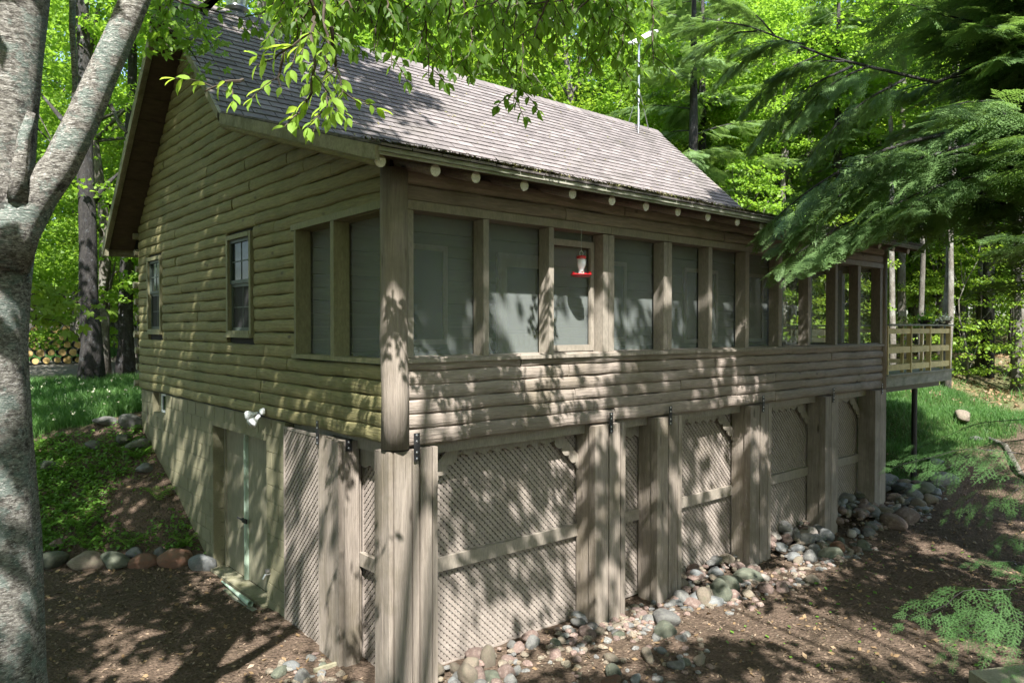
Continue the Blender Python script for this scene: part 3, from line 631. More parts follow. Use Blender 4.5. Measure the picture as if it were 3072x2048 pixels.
# rake boards
for (y0, y1, dz, h) in ((RY+.0, 9.28, .0, .20), (KY-.05, RY, .0, .12), (EY, KY-.0, 0, .13)):
    z0, z1 = roof_top(y0+1e-6 if y0 == RY else y0), roof_top(y1 if y1 != RY else RY)
    slab(y0, z0, y1, z1, XR0-.012, XR0+.03, m_fascia, 'rake_board', .006, h)
    slab(y0, z0, y1, z1, XR1-.03, XR1+.012, m_fascia, 'rake_board', .006, h)
slab(RY+.05, roof_top(RY+.05), 9.22, roof_top(9.22), XR0+.032, XR0+.075, m_fascia, 'rake_trim', .11, .175)
box('rake_end', m_fascia, roof, XR0, XR0+.06, 9.1, 9.28, roof_top(9.28)-.17, roof_top(9.28)-.03)
slab(EY-.03, EZ-.005, EY, EZ-.0, XR0+.02, XR1, m_grey, 'eave_board', .012, .05)
slab(EY-.012, EZ-.045, EY+.01, EZ-.045, XR0+.02, XR1, m_grey, 'eave_board', .01, .035)
slab(9.27, roof_top(9.27), 9.30, roof_top(9.30), XR0, XR1, m_fascia, 'eave_board', .01, .14)
# round rafters with pale sawn ends
for xr in [-.44, .11, .566, 1.167, 1.842, 2.434, 3.035, 3.629, 4.234, 4.877, 5.5, 6.1, 6.7, 7.35, 7.95, 8.6, 9.2, 9.8, 10.4]:
    sl_ = (KZ-EZ)/(KY-EY); y0 = -.50+random.uniform(-.015, .015); z0 = roof_top(y0)-.135; L1 = KY-.02 if xr < 0 else .25
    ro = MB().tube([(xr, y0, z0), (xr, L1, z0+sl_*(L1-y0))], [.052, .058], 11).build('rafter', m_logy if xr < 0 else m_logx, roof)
    MB().tube([(xr, y0-.004, z0-.001), (xr, y0+.004, z0)], [.0525, .0525], 11).build('sawn_end', m_end, ro)
MB().hexa([(XR0+.0, KY-.25, KZ-.16), (0, KY-.25, KZ-.16), (0, KY+.02, KZ-.09), (XR0, KY+.02, KZ-.09), (XR0, KY-.25, KZ-.12), (0, KY-.25, KZ-.12), (0, KY+.02, KZ-.05), (XR0, KY+.02, KZ-.05)]).build('soffit_board', m_soffit, roof)
# shingle courses
tabs = []; TW = .305; EX = .143
def course_run(ya, za, yb, zb, first):
    Ls = math.hypot(yb-ya, zb-za); n = int(round(Ls/EX)); uy, uz = (yb-ya)/Ls, (zb-za)/Ls; ny_, nz_ = -uz, uy
    if nz_ < 0: ny_, nz_ = -ny_, -nz_
    ex = Ls/n
    for i in range(n):
        s0 = i*ex - (.03 if i == 0 and first else 0); s1 = s0 + ex + .012 + (.03 if i == 0 and first else 0); off = (i % 2)*TW/2 + random.uniform(-.02, .02); x = XR0 - off
        while x < XR1:
            a, b_ = max(x+.006, XR0-.01), min(x+TW-.006, XR1+.01); x += TW
            if b_-a < .03: continue
            j = random.uniform(-.003, .003)
            def P3(xx, s, h_): return (xx, ya+uy*s+ny_*h_, za+uz*s+nz_*h_)
            t1, t0 = .019+random.uniform(-.002, .003), .003
            tabs.append([P3(a, s0+j, .0), P3(b_, s0+j, .0), P3(b_, s1, .0), P3(a, s1, .0), P3(a, s0+j, t1), P3(b_, s0+j, t1), P3(b_, s1, t0), P3(a, s1, t0)])
course_run(EY-.02, EZ-.005, KY, KZ, True); course_run(KY, KZ, RY, RZ, False); nfront = len(tabs); course_run(9.30, roof_top(9.30), RY, RZ, True)
front = tabs[:nfront]; dist = [np.linalg.norm(np.array(t[4])-CAM) + (3 if not in_view(t[4], 0) else 0) for t in front]
order = np.argsort(dist); rest = MB()
for r_, i in enumerate(order):
    if r_ < 300: MB().hexa(front[i]).build('shingle', m_shing, roof)
    else: rest.hexa(front[i])
for t in tabs[nfront:]: rest.hexa(t)
rest.build('shingle_field', m_shing, roof, kind='stuff')
rc = MB()
for i in range(46):
    x = XR0 + i*.25; rc.hexa([(x, RY-.15, RZ-.12), (x+.30, RY-.15, RZ-.12), (x+.30, RY, RZ+.012), (x, RY, RZ+.02), (x, RY-.15, RZ-.105), (x+.3, RY-.15, RZ-.115), (x+.3, RY, RZ+.03), (x, RY, RZ+.038)])
    rc.hexa([(x, RY, RZ+.012), (x+.30, RY, RZ+.012), (x+.30, RY+.15, RZ-.12), (x, RY+.15, RZ-.12), (x, RY, RZ+.038), (x+.3, RY, RZ+.03), (x+.3, RY+.15, RZ-.115), (x, RY+.15, RZ-.105)])
rc.build('ridge_cap', m_shing, roof, kind='stuff')
# needles, twigs and moss caught along the eave
n = 26000; g = np.random.default_rng(5)
s = g.exponential(.16, n).clip(0, 1.5); xx = g.uniform(XR0, XR1, n); keep = g.random(n) < (.25+.75*(np.sin(xx*2.3)+np.sin(xx*5.1+1) > -.2)); keep &= (xx < 6) | (g.random(n) < .5)
xx, s = xx[keep], s[keep]; n = len(xx); sl_ = (KZ-EZ)/(KY-EY)
Pn = np.stack([xx, EY-.03+s, EZ+.018+sl_*s + g.random(n)*.018*np.exp(-s*3)], 1); th = g.uniform(0, math.pi, n); ln = g.uniform(.02, .13, n)[:, None]
D_ = np.stack([np.cos(th), np.sin(th)*.6, g.normal(0, .22, n)+np.sin(th)*.6*sl_], 1); Sd = np.stack([-np.sin(th), np.cos(th), np.zeros(n)], 1)*g.uniform(.002, .007, n)[:, None]
V = np.stack([Pn-D_*ln/2-Sd, Pn+D_*ln/2-Sd, Pn+D_*ln/2+Sd, Pn-D_*ln/2+Sd], 1).reshape(-1, 3)
o = link(bpy.data.objects.new('needle_litter', poly_mesh('needle_litter', V, 4, m_litter))); tag(o, 'dry needles twigs and moss caught along the porch eave', 'needle litter', kind='stuff')
g = np.random.default_rng(55); n = 1500; yy = g.uniform(EY, RY, n); yy = np.where(g.random(n) < .6, EY+(yy-EY)*.5, yy); xx = g.uniform(XR0, XR1, n); zz = np.array([roof_top(v) for v in yy])+.026
sl2 = np.where(yy < KY, (KZ-EZ)/(KY-EY), .925); th = g.uniform(0, 6.28, n); D_ = np.stack([np.cos(th), np.sin(th), np.sin(th)*sl2], 1); S_ = np.stack([-np.sin(th), np.cos(th), np.cos(th)*sl2], 1); l_ = g.uniform(.012, .04, n)[:, None]; Pn = np.stack([xx, yy, zz], 1)
V = np.stack([Pn-D_*l_, Pn+S_*l_*.35, Pn+D_*l_, Pn-S_*l_*.35], 1).reshape(-1, 3); o = link(bpy.data.objects.new('roof_leaves', poly_mesh('roof_leaves', V, 4, m_litter))); tag(o, 'small dry leaves and seeds lying on the shingles', 'dry leaves', kind='stuff')
# chimney pipe
ch = MB().tube([(1.0, 6.6, 4.9), (1.0, 6.6, 6.42)], .13, 20).build('chimney_pipe', m_steel, roof, smooth=True)
MB().tube([(1.0, 6.6, 6.42), (1.0, 6.6, 6.46), (1.0, 6.6, 6.50), (1.0, 6.6, 6.70), (1.0, 6.6, 6.72)], [.14, .20, .16, .20, .05], 20).build('chimney_cap', m_steel, ch, smooth=False)

# ---------------------------------------------------------------- antenna on the ridge
an = empty('antenna_mast'); tag(an, 'grey metal mast on a tripod with a flat white antenna panel on the roof ridge', 'antenna')
ax, ay, az = 10.1, 5.45, 5.86
MB().tube([(ax, ay, az), (ax, ay, az+2.05)], .027, 10).build('mast', m_steel, an)
for dx, dy in ((-.28, -.22), (.5, .1), (.05, .5)): MB().tube([(ax+dx, ay+dy, roof_top(ay+dy)+.02), (ax, ay, az+.95)], .012, 6).build('leg', m_steel, an)
Mx = Matrix.Translation((ax+.05, ay-.05, az+2.12)) @ Matrix.Rotation(R(-40), 4, 'Z') @ Matrix.Rotation(R(-28), 4, 'Y') @ Matrix.Rotation(R(25), 4, 'X')
pn = MB().box(-.30, .36, -.18, .18, -.02, .02); pn.V = [tuple(Mx @ Vector(v)) for v in pn.V]; pn.build('panel', m_white, an)
MB().tube([(ax, ay, az+1.98), (ax+.05, ay-.05, az+2.11)], [.05, .03], 8).build('panel_mount', m_white, an)

# ---------------------------------------------------------------- hummingbird feeder
fd = empty('hummingbird_feeder'); tag(fd, 'red and clear glass hummingbird feeder hanging from the porch header', 'bird feeder')
fx, fy = 2.41, -.075
MB().tube([(fx, fy, 1.96), (fx, fy, 2.21)], .0025, 5).build('wire', m_steel, fd)
MB().tube([(fx+.028*math.cos(a), fy, 1.935+.028*math.sin(a)) for a in np.linspace(0, 6.28, 13)], .004, 5).build('hanging_ring', m_steel, fd)
MB().lathe([(0, 1.91), (.045, 1.91), (.055, 1.90), (.055, 1.878), (.0, 1.878)], (fx, fy, 0), 20).build('cap', m_red, fd, smooth=False)
MB().lathe([(.046, 1.878), (.052, 1.84), (.050, 1.81), (.032, 1.765), (.026, 1.745), (.036, 1.71), (.042, 1.69), (0, 1.69)], (fx, fy, 0), 24, .04, 8).build('bottle', m_bottle, fd, smooth=True)
MB().lathe([(0, 1.715), (.03, 1.712), (.036, 1.70), (.10, 1.697), (.118, 1.703), (.12, 1.695), (.085, 1.670), (0, 1.665)], (fx, fy, 0), 32, .03, 6).build('base', m_red, fd, smooth=False)
for k in range(5):
    a = k*1.257+.3; px_, py_ = fx+.10*math.cos(a), fy+.10*math.sin(a); MB().lathe([(.006, 1.70), (.010, 1.715), (.019, 1.725), (.0, 1.716)], (px_, py_, 0), 10, .15, 5).build('flower_port', m_petal if k % 2 else m_red, fd)

# ---------------------------------------------------------------- deck
deck = empty('wood_deck'); tag(deck, 'raised pine deck with horizontal rail boards beyond the right end of the cottage', 'deck')
DX0, DX1, DYB = 10.63, 13.95, 4.6
MB().hexa([(DX0, -.0, -.02), (DX1, -.05, -.02), (DX1, .0, -.02), (DX0, .05, -.02), (DX0, -.0, .19), (DX1, -.05, .19), (DX1, 0, .19), (DX0, .05, .19)]).build('fascia_board', m_grey, deck)
box('fascia_board', m_grey, deck, DX1, DX1+.04, 0, DYB, -.02, .19)
y = -.07
while y < DYB:
    box('deck_board', m_grey, deck, DX0, DX1+.06, y, y+.135, .195, .225); y += .142
px_posts = [10.66, 11.75, 12.72, 13.82]
for i, x in enumerate(px_posts):
    po = MB().box(x, x+.045, -.06, .03, .225, 1.14).build('rail_post', m_new, deck); box('rail_post', m_new, deck, x-.18 if i else x+.05, x-.135 if i else x+.09, .03, .08, .225, 1.14)
for a, b in zip(px_posts[:-1], px_posts[1:]):
    for z0, z1 in ((.99, 1.09), (.62, .74), (.29, .405)): box('rail_board', m_new, deck, a+.048, b-.003, -.045, -.01, z0, z1)
box('cap_rail', m_grey, deck, DX0, DX1+.05, -.09, .08, 1.145, 1.178)
for a, b in ((0.1, 1.5), (1.55, 3.0), (3.05, 4.5)):
    for z0, z1 in ((1.0, 1.085), (.64, .735), (.31, .40)): box('rail_board', m_new, deck, DX1-.04, DX1, a, b, z0, z1)
for yy in (1.5, 3.0, 4.5): box('rail_post', m_new, deck, DX1-.09, DX1-.04, yy-.045, yy+.045, .225, 1.14)
for z0, z1 in ((.95, 1.09), (.62, .76), (.3, .42)): box('rail_board', m_new, deck, DX0+.1, DX1-.1, DYB-.1, DYB-.06, z0, z1)
for x in (11, 12, 13): box('rail_post', m_new, deck, x, x+.09, DYB-.06, DYB, .2, 1.14)
box('cap_rail', m_grey, deck, DX1-.11, DX1+.05, .09, DYB, 1.145, 1.178)
bn = empty('deck_bench'); tag(bn, 'pale pine bench with a slatted back standing on the deck behind the rail', 'bench')
for k in range(3): box('slat', m_new, bn, 10.9, 12.6, 1.5+k*.15, 1.63+k*.15, .62, .66)
for z0 in (.75, .93): box('back_board', m_new, bn, 10.9, 12.6, 2.0, 2.03, z0, z0+.14)
for x in (11.0, 12.45): box('leg', m_new, bn, x, x+.09, 1.52, 1.9, .227, .62); box('back_post', m_new, bn, x, x+.06, 1.955, 1.998, .227, 1.07)
for x, y in ((12.75, .25), (12.55, 1.75)):
    MB().tube([(x, y, H(x, y)-.2), (x, y, -.16)], .055, 12).build('steel_post', m_black, deck)
box('steel_beam', m_black, deck, 11.2, 13.9, .18, .32, -.15, -.03); box('steel_beam', m_black, deck, 11.2, 13.9, 1.68, 1.82, -.15, -.03)
def pot_plant(x, y, z, mp_, mflow, label):
    t = empty('potted_plant'); tag(t, label, 'potted plant')
    MB().lathe([(0, 0), (.08, 0), (.13, .07), (.135, .08), (.11, .07), (0, .065)], (x, y, z), 16).build('pot', mp_, t)
    g = np.random.default_rng(int(x*10)); n = 150; P_ = np.array([x, y, z+.10]) + g.normal(0, 1, (n, 3))*[.08, .08, .05]
    f_ = link(bpy.data.objects.new('foliage', poly_mesh('foliage', leaves(P_, .07, .04, .6, 0, seed=3), 4, mflow)), t)
pot_plant(12.55, -.0, 1.18, m_black, m_fern, 'dark bowl planter of fine green leaves at the left on the deck rail')
pot_plant(13.6, -.0, 1.18, m_black, m_petal, 'dark bowl planter of pale yellow flowers on the deck rail')
pot_plant(13.05, .4, 1.02, m_black, m_maple2, 'low yellow green plant between the two bowls behind the deck rail')

# ---------------------------------------------------------------- stones
import bmesh
stone_mesh = {}
def stone_mesh_for(colr, v):
    key = (colr, v)
    if key in stone_mesh: return stone_mesh[key]
    bm = bmesh.new(); bmesh.ops.create_icosphere(bm, subdivisions=3, radius=1); r = random.Random(v)
    dirs = [(Vector((r.gauss(0, 1), r.gauss(0, 1), r.gauss(0, 1))).normalized(), r.uniform(.60, .90)) for _ in range(11)]
    ph = [r.random()*6 for _ in range(6)]
    for vt in bm.verts:
        p = vt.co.normalized(); k_ = 1.0
        for dn, lim in dirs:
            dd = p.dot(dn)
            if dd > 0: k_ = min(k_, lim/max(dd, .3)*1.0 if dd*k_ > lim else k_)
        k_ = k_*.95 + .05; k_ *= 1 + .05*math.sin(p.x*4+ph[0])*math.sin(p.y*3+ph[1]) + .03*math.sin(p.z*6+ph[2]+p.x*4)
        vt.co = p*k_
    me_ = bpy.data.meshes.new('stone'); bm.to_mesh(me_); bm.free(); me_.materials.append(m_stones[colr]); me_.polygons.foreach_set('use_smooth', [True]*len(me_.polygons))
    stone_mesh[key] = me_; return me_
word = {'grey': 'grey', 'green': 'green-grey', 'pink': 'pinkish', 'rust': 'rust red', 'tan': 'tan', 'white': 'whitish', 'dark': 'dark slate'}
def stone(x, y, sx, sy, sz, colr, label, group=None, dz=0, rz=None, sink=.35, name='river_stone'):
    o = bpy.data.objects.new(name, stone_mesh_for(colr, random.randrange(5))); link(o)
    o.scale = (sx, sy, sz); o.rotation_euler = (random.uniform(-.35, .35), random.uniform(-.35, .35), random.uniform(0, 6.28) if rz is None else rz)
    o.location = (x, y, H(x, y) + sz*(1-2*sink) + dz); return tag(o, label, 'stone' if name != 'boulder' else 'boulder', group)
row = [(-1.74, 6.62, .25, .17, .17, 'green', 'dark green boulder at the left end of the stone row, next to the birch'), (-1.37, 6.26, .29, .18, .17, 'tan', 'wide brown boulder second in the row edging the planted bank'),
       (-1.04, 5.98, .25, .17, .15, 'green', 'rounded pale green-grey boulder third in the row edging the bank'), (-.74, 5.72, .25, .15, .14, 'rust', 'low reddish wedge boulder in the middle of the stone row'),
       (-.52, 5.66, .10, .1, .13, 'grey', 'small upright grey stone set behind the reddish boulders of the row'), (-.38, 5.42, .28, .2, .17, 'rust', 'large flat rusty brown boulder fifth in the stone row'),
       (-.80, 5.98, .13, .1, .10, 'dark', 'small dark stone tucked behind the row of boulders'), (-.12, 5.02, .22, .16, .16, 'dark', 'dark angular boulder of the row beside the basement door'),
       (-1.62, 7.0, .12, .1, .08, 'pink', 'small pinkish stone lying above the row of boulders')]
for x, y, a, b_, c_, col_, lb in row: stone(x, y, a*1.02, b_*.9, c_*.88, col_, lb, name='boulder', rz=-.75, sink=.2)
for x, y, a, b_, c_, col_, lb in [(-.45, 9.35, .26, .17, .10, 'grey', 'flat grey boulder on the dirt edge below the grass'), (-.12, 8.9, .25, .2, .15, 'grey', 'rounded grey boulder against the far corner of the cottage'), (-.35, 8.55, .24, .17, .10, 'green', 'flat mossy boulder high on the planted bank'),
      (-.2, 8.2, .22, .2, .12, 'green', 'mossy green boulder beside the foundation high on the bank'), (-.75, 8.75, .2, .15, .1, 'grey', 'grey stone at the top of the bank left of the mossy boulder'), (-1.45, 8.9, .24, .17, .1, 'green', 'low mossy boulder at the left edge of the bank'), (-.25, 7.55, .16, .14, .1, 'dark', 'dark mossy stone beside the foundation halfway down the bank')]:
    stone(x, y, a, b_, c_, col_, lb, name='boulder', sink=.3)
cols = ['grey', 'tan', 'pink', 'tan', 'white', 'grey', 'pink', 'dark', 'green', 'grey', 'pink', 'dark', 'tan']
heaps = [  # x0,x1,y0,y1,n,smin,smax,heap height, words
 (-.75, .45, -1.2, -.1, 34, .04, .10, .0, 'on the dirt below the corner post'),
 (-.7, -.12, -.1, 1.4, 18, .04, .11, .0, 'at the foot of the gable side post'),
 (.5, 2.65, -.35, .18, 34, .055, .115, .05, 'against the large lattice panel'),
 (.4, 3.3, -1.4, -.35, 40, .03, .09, 0, 'scattered on the dirt before the large lattice panel'),
 (2.65, 3.3, -.5, .2, 6, .05, .08, 0, 'at the foot of the second post'),
 (3.25, 4.3, -.45, .15, 14, .05, .11, 0, 'before the narrow lattice panel'),
 (4.35, 5.95, -.30, .22, 26, .06, .12, .14, 'heaped against the third lattice panel'),
 (4.2, 6.3, -.85, -.30, 12, .06, .12, 0, 'on the dirt before the third lattice panel'),
 (6.5, 8.3, -.45, .24, 48, .07, .125, .26, 'heaped against the fourth lattice panel'),
 (6.0, 8.6, -.75, -.40, 18, .05, .11, 0, 'at the foot of the heap by the fourth lattice panel'),
 (8.6, 10.2, -.5, .24, 46, .07, .14, .36, 'heaped against the last lattice panel'),
 (10.0, 11.2, -.7, -.1, 26, .06, .13, .15, 'heaped beside the last post'),
 (10.7, 12.4, -.55, .9, 34, .08, .17, .12, 'piled under the deck')]
for x0, x1, y0, y1, n, s0, s1, hp_, wd_ in heaps:
    for i in range(int(n*.80)):
        x = random.uniform(x0, x1); y = random.uniform(y0, y1); s_ = random.uniform(s0, s1); t = (y-y0)/(y1-y0)
        c_ = random.choice(cols); s_ *= random.uniform(.8, 1.2); size = 'small' if s_ < .06 else ('large' if s_ > .11 else 'rounded')
        stone(x, y, s_*random.uniform(1, 1.35), s_*random.uniform(.8, 1.05), s_*random.uniform(.6, .9), c_, f'{size} {word[c_]} river stone {wd_}', 'river stones ' + wd_, dz=hp_*t*random.uniform(.55, 1)-s_*.12)
for x, y, a, b_, c_, col_, lb in [(4.95, -.35, .24, .15, .16, 'green', 'large smooth green stone before the third lattice panel'), (4.62, -.46, .23, .16, .17, 'green', 'big dark green stone leaning toward the third post'), (5.55, -.28, .28, .16, .13, 'green', 'wide flat green stone beside the fourth post'),
      (4.12, -.22, .16, .13, .12, 'grey', 'smooth blue-grey stone at the foot of the third post'), (4.33, -.42, .20, .16, .15, 'tan', 'tan stone between two green stones near the third post'), (3.35, -.55, .22, .17, .14, 'grey', 'rough grey boulder before the narrow lattice panel'), (3.1, -.72, .2, .14, .13, 'green', 'olive grey boulder next to the rough grey one'),
      (2.52, -.95, .18, .09, .07, 'tan', 'long tapering pale green stone lying before the second post'), (1.72, -1.15, .15, .11, .09, 'rust', 'orange oval stone lying on the dirt before the large lattice panel'), (1.93, -.98, .10, .10, .09, 'green', 'round grey-green stone behind the orange oval stone'),
      (.72, -.18, .13, .13, .16, 'tan', 'egg shaped two-tone stone standing before the large lattice panel'), (1.1, -.02, .10, .10, .17, 'tan', 'upright buff and moss green stone against the lattice'), (.5, -.6, .17, .12, .1, 'pink', 'flat pink stone beside the corner post'), (1.75, .02, .11, .1, .1, 'grey', 'angular grey stone in the row against the lattice'),
      (1.5, -1.75, .22, .15, .12, 'green', 'smooth olive stone at the bottom edge of the picture'), (7.3, -.62, .24, .15, .15, 'green', 'large pale green boulder at the foot of the tall stone heap'), (7.75, -.5, .19, .14, .14, 'rust', 'brick red oval boulder in the tall stone heap'), (8.2, -.72, .18, .14, .12, 'green', 'green slab stone right of the brick red boulder'),
      (6.9, -.5, .15, .13, .14, 'grey', 'round grey stone at the left foot of the tall heap'), (6.05, -.95, .16, .12, .09, 'tan', 'lone buff rock lying on the bare dirt'), (9.6, -.62, .30, .2, .18, 'pink', 'big angular pinkish boulder below the last lattice panel'), (10.1, -.6, .3, .22, .2, 'pink', 'broad reddish boulder right of the angular pinkish one'),
      (12.9, -.25, .42, .25, .2, 'grey', 'long pale grey boulder near the foot of the deck post'), (12.1, .55, .40, .26, .18, 'grey', 'wide bluish boulder under the deck'), (12.0, -.2, .32, .22, .17, 'green', 'mossy grey boulder at the front of the deck pile'), (11.4, -.25, .22, .2, .2, 'grey', 'white-streaked grey boulder beside the last post'), (13.5, .1, .22, .2, .14, 'dark', 'dark boulder right of the deck post'), (11.9, .15, .33, .2, .16, 'dark', 'dark slab boulder in the middle of the deck pile')]:
    stone(x, y, a*.88, b_*.88, c_*.88, col_, lb, name='boulder', sink=.30)
bmx = bmesh.new(); bmesh.ops.create_icosphere(bmx, subdivisions=2, radius=1); bmx.verts.ensure_lookup_table(); iv = np.array([v.co[:] for v in bmx.verts]); itf = np.array([[v.index for v in f_.verts] for f_ in bmx.faces]); bmx.free()
for ci, colr in enumerate(('pink', 'grey', 'tan')):
    g = np.random.default_rng(70+ci); VV = []; n = 330
    for _ in range(n):
        hz = heaps[g.integers(len(heaps))]; x = g.uniform(hz[0], hz[1]); y = g.uniform(hz[2]-.12, hz[3]); s_ = g.uniform(.02, .048); t = np.clip((y-hz[2])/(hz[3]-hz[2]), 0, 1)
        q = iv*(1+.22*np.sin(iv[:, [1, 2, 0]]*3+g.random(3)*6))*np.array([s_*g.uniform(1, 1.5), s_, s_*.7]); a_ = g.uniform(0, 6.28); q = np.stack([q[:, 0]*math.cos(a_)-q[:, 1]*math.sin(a_), q[:, 0]*math.sin(a_)+q[:, 1]*math.cos(a_), q[:, 2]], 1)
        VV.append((q+np.array([x, y, H(x, y)+hz[7]*t*.9+s_*.25]))[itf].reshape(-1, 3))
    tag(link(bpy.data.objects.new('small_stones', poly_mesh('small_stones', np.concatenate(VV), 3, m_stones[colr]))), f'small {word[colr]} stones and grit filling the gaps of the river stone border', 'small stones', kind='stuff')
for i in range(24):     # pale stones edging the driveway
    x = -1.9 + i*.26; y = 16.75 - .05*x + random.uniform(-.12, .12); s_ = random.uniform(.10, .2)
    stone(x, y, s_, s_*.8, s_*.8, random.choice(['white', 'tan', 'grey']), 'pale stone in the low border between the grass and the gravel driveway', 'stones edging the driveway', name='border_stone')

# ---------------------------------------------------------------- loose litter on the ground (uncountable)
def scatter(n, x0, x1, y0, y1, seed):
    g = np.random.default_rng(seed); x = g.uniform(x0, x1, n); y = g.uniform(y0, y1, n); return x, y, g
def flakes(n, area, L_, W_, mat, name, label, cat, seed, tilt=.35, lift=.006, sel=None):
    x, y, g = scatter(n, *area, seed)
    if sel is not None: k_ = sel(x, y, g); x, y = x[k_], y[k_]
    n = len(x); z = height(x, y) + lift; th = g.uniform(0, 6.28, n); N_ = unit(np.stack([g.normal(0, tilt, n), g.normal(0, tilt, n), np.ones(n)], 1))
    D_ = np.stack([np.cos(th), np.sin(th), np.zeros(n)], 1); D_ = unit(D_-N_*(D_*N_).sum(1, keepdims=True)); S_ = np.cross(N_, D_); s_ = (.5+g.random(n))[:, None]
    P_ = np.stack([x, y, z], 1); V = np.stack([P_-D_*L_*s_/2, P_+S_*W_*s_/2, P_+D_*L_*s_/2, P_-S_*W_*s_/2], 1).reshape(-1, 3)
    o = link(bpy.data.objects.new(name, poly_mesh(name, V, 4, mat))); return tag(o, label, cat, kind='stuff')
out_house = lambda x, y, g: ~((x > .0) & (x < 10.6) & (y > .2) & (y < 8.8))
flakes(42000, (-4.5, 12, -5, 7.5), .045, .018, m_chip, 'wood_chips', 'brown wood chips and bark crumbs covering the dirt', 'wood chips', 11, sel=out_house)
flakes(5000, (-4, 13, -5, 9), .06, .035, m_dead, 'dead_leaves', 'scattered dry leaves lying on the dirt', 'dead leaves', 12, .5, .015, sel=out_house)
flakes(3500, (-4, 12, -5, 7), .16, .006, m_twig, 'twigs', 'thin fallen twigs lying over the dirt', 'twigs', 16, .15, .014, sel=out_house)
flakes(260, (3.4, 9, -4.5, -.9), .05, .04, m_cover, 'seedlings', 'tiny green seedlings dotted over the bare dirt', 'seedlings', 13, .3, .03)
flakes(9000, (-4.5, 9, -4.5, 3), .022, .018, m_stones['tan'], 'pebbles', 'fine pebbles mixed into the dirt', 'pebbles', 14, .5, .008, sel=lambda x, y, g: ((y < .25) | (x < -.0)) & (g.random(len(x)) < np.clip(1.1-np.abs(y+.6)*.6, .08, 1)))
flakes(30000, (17, 40, -16, 16), .11, .07, m_dead, 'leaf_litter', 'brown leaf litter on the forest floor at the right', 'leaf litter', 15, .5, .02)
def grass(n, area, sel, h, seed, label, w=.007):
    x, y, g = scatter(n, *area, seed); k_ = sel(x, y); x, y = x[k_], y[k_]; n = len(x); z = height(x, y)-.01
    hh = h*(.5+g.random(n)*.8); th = g.uniform(0, 6.28, n); S_ = np.stack([np.cos(th), np.sin(th), np.zeros(n)], 1)*w; ln = g.normal(0, .28, (n, 2))
    P_ = np.stack([x, y, z], 1); mid = P_ + np.stack([ln[:, 0]*hh*.4, ln[:, 1]*hh*.4, hh*.6], 1); tip = P_ + np.stack([ln[:, 0]*hh*1.4, ln[:, 1]*hh*1.4, hh], 1)
    V = np.stack([P_-S_, P_+S_, mid+S_*.8, mid-S_*.8], 1).reshape(-1, 3); V2 = np.stack([mid-S_*.8, mid+S_*.8, tip, tip], 1)[:, :3].reshape(-1, 3)
    b_ = len(V); me_ = bpy.data.meshes.new('grass'); allv = np.concatenate([V, V2]); me_.vertices.add(len(allv)); me_.vertices.foreach_set('co', allv.astype(np.float32).ravel())
    me_.loops.add(len(allv)); me_.loops.foreach_set('vertex_index', np.arange(len(allv), dtype=np.int32)); nq, nt_ = len(V)//4, len(V2)//3
    me_.polygons.add(nq+nt_); me_.polygons.foreach_set('loop_start', np.concatenate([np.arange(0, nq*4, 4), b_+np.arange(0, nt_*3, 3)]).astype(np.int32)); me_.polygons.foreach_set('loop_total', np.array([4]*nq+[3]*nt_, dtype=np.int32))
    me_.materials.append(m_grass); me_.update(calc_edges=True)
    return tag(link(bpy.data.objects.new('grass', me_)), label, 'grass', kind='stuff')
grass(70000, (-3.5, 5, 8.8, 16.8), lambda x, y: (zones(x, y)[0] > .35), .24, 21, 'tall green grass on the slope behind the cottage corner')
grass(90000, (10.9, 20, -3, 9), lambda x, y: (zones(x, y)[2] > .3), .17, 22, 'green grass on the bank under and beyond the deck', .006)
grass(16000, (16, 34, -12, 12), lambda x, y: np.sin(x*1.3)+np.sin(y*1.9+x) > .6, .2, 23, 'patchy grass on the forest floor at the right', .012)
grass(14000, (-6, 8, 27, 34), lambda x, y: x < 99, .3, 24, 'grass beyond the gravel driveway', .012)
# white clover heads in the grass
g = np.random.default_rng(8); x = g.uniform(-2.2, 2.6, 130); y = g.uniform(9.8, 15, 130); P_ = np.stack([x, y, height(x, y)+.2], 1)
tag(link(bpy.data.objects.new('clover_flowers', poly_mesh('clover_flowers', leaves(np.repeat(P_, 3, 0), .035, .035, .3, 0, seed=1), 4, m_petal))), 'small white clover heads among the tall grass', 'clover', kind='stuff')
# planted bank: ferns as things, the low cover as stuff
def bank_pts(n, seed):
    g = np.random.default_rng(seed); out = []
    while len(out) < n:
        x = g.uniform(-2.9, -.08); y = g.uniform(5.2, 10.4); lowy = 5.25 - .98*x
        if y > lowy and y < bed_top(x)-.1: out.append((x, y))
    return np.array(out)
bp = bank_pts(1900, 31); g = np.random.default_rng(32)
bp = bp[(np.sin(bp[:, 0]*3)+np.cos(bp[:, 1]*2.3)+g.normal(0, .7, len(bp)) + (-bp[:, 0]-.6)*.6 > -.35)]
C_ = np.stack([bp[:, 0], bp[:, 1], height(bp[:, 0], bp[:, 1])+.07], 1); P_ = np.repeat(C_, 11, 0) + g.normal(0, 1, (len(C_)*11, 3))*[.06, .06, .03]
tag(link(bpy.data.objects.new('ground_cover', poly_mesh('ground_cover', leaves(P_, .065, .038, .8, .1, seed=4), 4, m_cover))), 'low leafy ground cover on the shaded bank', 'ground cover', kind='stuff')
